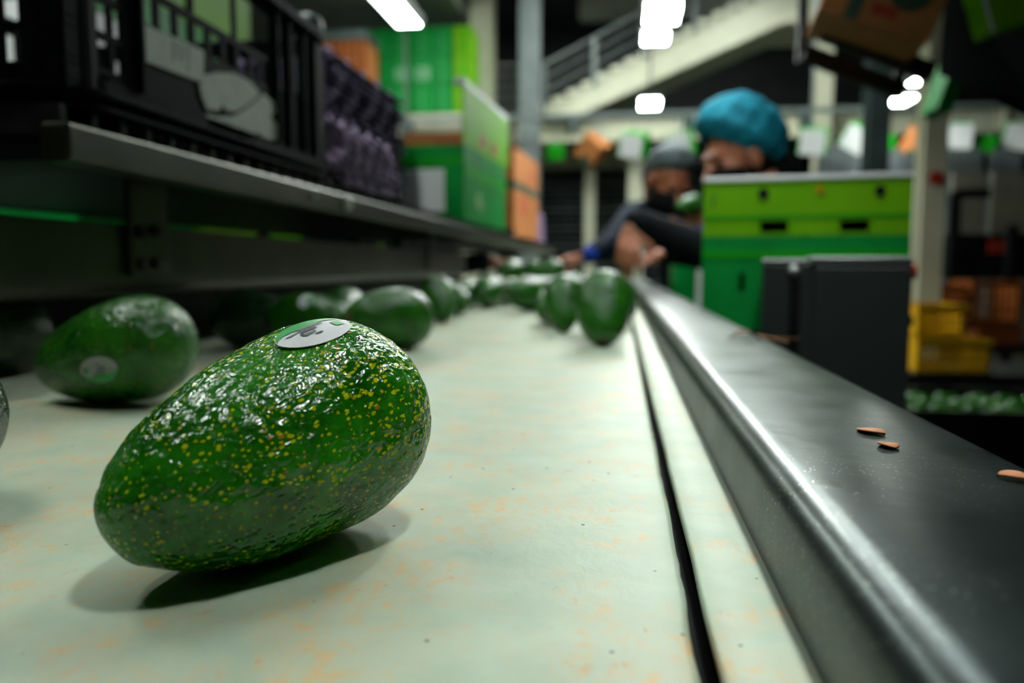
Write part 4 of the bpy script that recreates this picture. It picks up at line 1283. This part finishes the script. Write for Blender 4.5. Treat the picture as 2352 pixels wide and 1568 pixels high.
def person(label, foot, pelvis, chest, neck, head, face, headup, shl, arms, skin, jacket, net, cuff=None, hip_axis=(1, 0, 0), net_scale=(1, 1, 1), hands=True, ponytail=False, sleeve_len=.86, net_tilt=.33):
    root = empty('person', foot, 0, label, 'person')
    O = Matrix.Translation(-Vector(foot))
    def L(p): return O @ Vector(p)
    Mh = O @ (Matrix.Translation(head) @ basis(face, headup).to_4x4())
    body = MB()
    add_head(body, Mh)
    hb = Mh @ Vector((0, -.03, -.06))
    body.capsule(hb, L(neck), .052, .060)
    body.capsule(L(neck), L(chest), .07, .10)
    body.capsule(L(chest), L(pelvis), .11, .11)
    for sd, (sh, el, wr, hd, hn, side, curl) in arms.items():
        body.capsule(L(sh), L(el), .040, .034); body.capsule(L(el), L(wr), .034, .023)
        dd = O.to_3x3() @ Vector(hd)
        body.capsule(L(wr), L(Vector(wr) + Vector(hd).normalized() * .03), .023, .020)
        add_hand(body, L(Vector(wr) + Vector(hd).normalized() * .02), hd, hn, side, curl, sc=.84)
    ha = Vector(hip_axis).normalized()
    for s in (-1, 1):
        hip = Vector(pelvis) + ha * s * .085 - Vector((0, 0, .03)); kn = Vector((foot[0], foot[1], .48)) + ha * s * .09; an = Vector((foot[0], foot[1], .09)) + ha * s * .10
        body.capsule(L(hip), L(kn), .07, .05); body.capsule(L(kn), L(an), .048, .033)
    fuse(body, 'body', skin, root, .005, 5)
    # jacket
    j = MB()
    j.capsule(L(Vector(neck) - (Vector(neck) - Vector(chest)) * .35), L(chest), .085, .135)
    j.capsule(L(chest), L(pelvis), .140, .150)
    sh_pts = [a[0] for a in arms.values()]
    for sh in sh_pts: j.capsule(L(Vector(neck) * .75 + Vector(chest) * .25), L(sh), .075, .066)
    for sh in sh_pts: j.capsule(L(chest), L(sh), .11, .07)
    for sh, el, wr, hd, hn, side, curl in arms.values():
        j.capsule(L(sh), L(el), .066, .054); j.capsule(L(el), L(Vector(el).lerp(Vector(wr), sleeve_len)), .054, .040)
    j.capsule(L(pelvis), L(Vector(pelvis) - Vector((0, 0, .08))), .15, .155)
    fuse(j, 'jacket', jacket, root, .009, 10)
    col_ = MB().capsule(L(Vector(neck) + Vector((0, 0, .02))), L(Vector(neck) - Vector((0, 0, .03))), .066, .075)
    fuse(col_, 'collar', cuff or jacket, root, .008, 4)
    for sh, el, wr, hd, hn, side, curl in arms.values():
        a, b = Vector(el).lerp(Vector(wr), sleeve_len - .06), Vector(el).lerp(Vector(wr), .99)
        MB().capsule(L(a), L(b), .039, .031).build('cuff', cuff or jacket, root, smooth=True)
    tr = MB()
    tr.capsule(L(Vector(pelvis) + Vector((0, 0, .02))), L(Vector(pelvis) - Vector((0, 0, .08))), .125, .13)
    for s in (-1, 1):
        hip = Vector(pelvis) + ha * s * .085 - Vector((0, 0, .03)); kn = Vector((foot[0], foot[1], .48)) + ha * s * .09; an = Vector((foot[0], foot[1], .10)) + ha * s * .10
        tr.capsule(L(hip), L(kn), .095, .072); tr.capsule(L(kn), L(an), .072, .058)
    fuse(tr, 'trousers', M_black, root, .012, 6)
    ff = Vector((face[0], face[1], 0)).normalized()
    for s in (-1, 1):
        an = Vector((foot[0], foot[1], .05)) + ha * s * .10
        sh_ = MB().capsule(L(an - ff * .03), L(an + ff * .14 - Vector((0, 0, .008))), .045, .038)
        sh_.box(-.04, .04, -.07, .18, .0, .02, O @ Matrix.Translation((an.x, an.y, 0)) @ basis(ff, (0, 0, 1)).to_4x4())
        fuse(sh_, 'shoe', M_dark, root, .008, 3)
    # face: eyes, brows, mask, hairnet
    for s in (-1, 1):
        MB().ell((s * .031, .076, .000), (.012, .010, .009), Mh).build('eye', M_eye, root, smooth=True)
        MB().capsule(Mh @ Vector((s * .018, .089, .020)), Mh @ Vector((s * .046, .078, .022)), .0045, .003, 8).build('eyebrow', M_hair, root, smooth=True)
    mk = MB(); mk.ell((0, .040, -.054), (.072, .080, .064), Mh); mk.capsule(Mh @ Vector((0, .100, -.030)), Mh @ Vector((0, .112, -.06)), .016, .018)
    fuse(mk, 'face_mask', M_mask, root, .006, 5)
    for s in (-1, 1):
        MB().path([Mh @ Vector((s * .060, .055, -.03)), Mh @ Vector((s * .083, .0, .012)), Mh @ Vector((s * .083, -.02, -.02)), Mh @ Vector((s * .060, .04, -.09))], .0016, 6).build('ear_loop', M_mask, root)
    hm = MB(); hm.ell((0, -.045, .012), (.080, .080, .095), Mh)
    if ponytail: hm.ell((0, -.10, -.05), (.06, .06, .075), Mh)
    fuse(hm, 'hair', M_hair, root, .008, 4)
    nb = MB(); vs = []; nu, nv = 64, 24
    sx, sy, sz = net_scale
    for jv in range(nv + 1):
        ph = PI * .64 * jv / nv
        for i in range(nu):
            t = 2 * PI * i / nu
            pu = 1 + .05 * noise.noise((math.cos(t) * 2.2, math.sin(t) * 2.2, ph * 2.5)) + .02 * math.sin(t * 15 + ph * 3) * math.sin(ph)
            if jv > nv - 4: pu *= 1 - .05 * (jv - nv + 4)
            v = Vector((.100 * sx * math.sin(ph) * math.cos(t), .132 * sy * math.sin(ph) * math.sin(t) - .020, .112 * sz * math.cos(ph) + .048)) * 1.0
            v = Vector((v.x * pu, (v.y + .02) * pu - .02, (v.z - .048) * pu + .048))
            v = Matrix.Rotation(net_tilt, 3, 'X') @ (v - Vector((0, -.02, .05))) + Vector((0, -.02, .055))
            nb.v.append(tuple(Mh @ v))
    for jv in range(nv):
        for i in range(nu):
            a, b = jv * nu + i, jv * nu + (i + 1) % nu
            nb.f.append((a, b, b + nu, a + nu))
    ho = nb.build('hairnet', net, root, smooth=True)
    so = ho.modifiers.new('thick', 'SOLIDIFY'); so.thickness = .002
    ring = [nb.v[nv * nu + i] for i in range(nu)]
    MB().path([Vector(q) for q in ring] + [Vector(ring[0])], .004, 6).build('elastic_band', net, ho, smooth=True)
    return root

# worker in the blue hairnet, leaning over the belt towards the left
hp = at(1696, 366, 2.30)
hw = at(1458, 508, 2.14)
person('worker in bright blue hairnet and black mask leaning over the belt', (.66, 2.42, 0), (.62, 2.42, .86), (.53, 2.36, 1.10), (.45, 2.33, 1.22), hp, (-.88, -.34, -.26), (-.20, -.05, 1),
       None, {'near': ((.44, 2.19, 1.16), (.26, 2.10, 1.02), hw, (-.18, -.55, -.82), (-.1, -.75, .6), -1, .5),
              'far': ((.44, 2.52, 1.16), (.32, 2.66, 1.03), (.16, 2.60, 1.04), (-1, 0, -.15), (0, 0, 1), -1, .4)},
       M_skin, M_black, M_net, None, (0, 1, 0), (1.08, 1.04, 1.10), ponytail=True, sleeve_len=.92, net_tilt=.72)
# worker in the grey hairnet further along
hp2 = at(1532, 418, 3.15)
hw2 = at(1350, 588, 2.95)
hold = at(1600, 492, 2.98)
person('worker in grey hairnet and navy jacket bending over the avocados', (.36, 3.42, 0), (.34, 3.40, .88), (.26, 3.30, 1.12), (.19, 3.22, 1.24), hp2, (.42, -.62, -.50), (.30, -.30, 1),
       None, {'reach': ((.06, 3.22, 1.19), (-.03, 3.05, 1.08), hw2, (-1, -.05, -.15), (0, -.3, 1), -1, .35),
              'hold': ((.40, 3.24, 1.18), (.42, 3.06, 1.04), hold + Vector((.03, .0, -.055)), (-.55, -.1, .85), (.3, 1, .1), 1, .55)},
       M_skin2, M_navy, M_greynet, M_royal, (1, .2, 0), (.90, .84, .84), sleeve_len=.76, net_tilt=.75)
o = avo(0, 0, .105, 25, 12, 1.0, 'avocado held up in the hand of the grey hairnet worker', scar=False)
o.location = at(1583, 468, 2.93); o['group'] = 'avocado held in a hand'
# worker reaching in from the left, mostly hidden behind the shelf
hw3 = at(1117, 601, 2.68)
person('worker reaching in from the left, hidden behind the shelf stock', (-1.12, 2.85, 0), (-1.10, 2.85, .86), (-1.02, 2.82, 1.10), (-.97, 2.80, 1.20), (-.945, 2.79, 1.31), (.85, -.1, -.5), (.35, 0, 1),
       None, {'reach': ((-.98, 2.66, 1.14), (-.92, 2.62, .96), hw3, (1, 0, -.08), (0, .2, 1), 1, .4),
              'rest': ((-.98, 2.96, 1.14), (-1.04, 3.02, .95), (-.95, 2.98, .76), (.3, 0, -1), (.8, 0, .3), 1, .4)},
       M_skin2, M_navy, M_greynet, M_navy, (0, 1, 0), sleeve_len=.86)

# ------------------------------------------------------------------ lamps
def lamp(x, y, z, wd, ln, m, label, ztop=5.6, group=None, hood=0, up=False):
    o = empty('hall_lamp', (x, y, z), 0, label, 'lamp', group)
    mb = MB(); t = .012
    mb.box(-wd / 2 - t, wd / 2 + t, -ln / 2 - t, ln / 2 + t, .03, .07)
    for sx in (-1, 1): mb.box(min(sx * wd / 2, sx * (wd / 2 + t)), max(sx * wd / 2, sx * (wd / 2 + t)), -ln / 2, ln / 2, .0, .03)
    if hood:  # unseen side skirts, added to cut lamp light spilling onto rack and belt
        for sx in (-1, 1): mb.box(min(sx * wd / 2, sx * (wd / 2 + t)), max(sx * wd / 2, sx * (wd / 2 + t)), -ln / 2 - hood, ln / 2 + hood, -.15, .07)
        mb.box(-wd / 2, wd / 2, -ln / 2 - hood, -ln / 2, .03, .07); mb.box(-wd / 2, wd / 2, ln / 2, ln / 2 + hood, .03, .07)
    mb.build('housing', M_greysteel, o)
    MB().box(-wd / 2, wd / 2, -ln / 2, ln / 2, .012, .024).build('diffuser', m, o)
    if up: MB().box(-wd * .4, wd * .4, -ln * .45, ln * .45, .0705, .078).build('added_uplight', m, o)  # glowing strip added on top to brighten the slab above
    for sy in (-1, 1): MB().tube((0, sy * ln * .4, .07), (0, sy * ln * .4, ztop - z), .004, n=6).build('suspension_rod', M_greysteel, o)
    return o
LX = .20
for y, lb in ((.22, 'compact bright lamp over the belt, above the sharp avocado'), (1.25, 'compact bright lamp over the belt, second along the row'), (2.25, 'compact bright lamp over the belt, third along the row')):
    lamp(LX, y, 2.05, .12, .14, M_tube, lb, group='lamps over the belt', hood=.2)
p = at(1520, 42, 3.3); lamp(p.x, 3.3, p.z, .13, .22, M_tube, 'brightest lamp in front of the staircase, upper of the pair', group='lamps over the belt')
p = at(1505, 97, 3.8); lamp(p.x, 3.8, p.z, .11, .14, M_tube, 'smaller lamp in front of the staircase, lower of the pair', group='lamps over the belt')
p = at(1492, 246, 5.2); lamp(p.x, 5.2, p.z, .12, .22, M_tube, 'lamp glowing just above the cream beam, left of the blue hairnet', group='lamps over the belt')
p = at(906, 22, 4.9); lamp(p.x, 4.9, p.z, .16, .75, M_batten, 'long bright batten lamp at the top left under the slab', 3.95, up=True)
p = at(2064, 236, 8.2); lamp(p.x, 8.2, p.z, .2, .34, M_batten, 'left one of the two glowing lamps beside the cream column')
p = at(2116, 188, 7.4); lamp(p.x, 7.4, p.z, .17, .30, M_batten, 'right one of the two glowing lamps beside the cream column')
lamp(-.66, 1.30, 2.3, .07, .8, M_batten, 'added unseen batten lamp over the rack shelf behind the crate', hood=.2)  # no known fixture; added to light the shelf cartons and trays
lamp(-1.02, .55, 2.35, .14, .7, M_batten, 'added unseen batten lamp over the aisle behind the rack', hood=.2)  # added fill so the stock shows bright through the crate openings
for x, y, z in ((.5, 6.3, 4.3), (-.4, 8.1, 4.3), (1.5, 8.1, 4.3), (-2.4, 6.7, 3.72), (-3.5, 2.5, 4.6), (-2.0, 12.0, 5.5), (1.5, 12.0, 5.5)):  # unseen battens added to brighten the beam, stairs, slab, stock and hanging labels
    lamp(x, y, z, .3, 1.2, M_batten, 'added unseen long batten lamp high under the hall roof', 5.6 if z > 4 else 3.98, group='added high roof battens', up=z < 4)
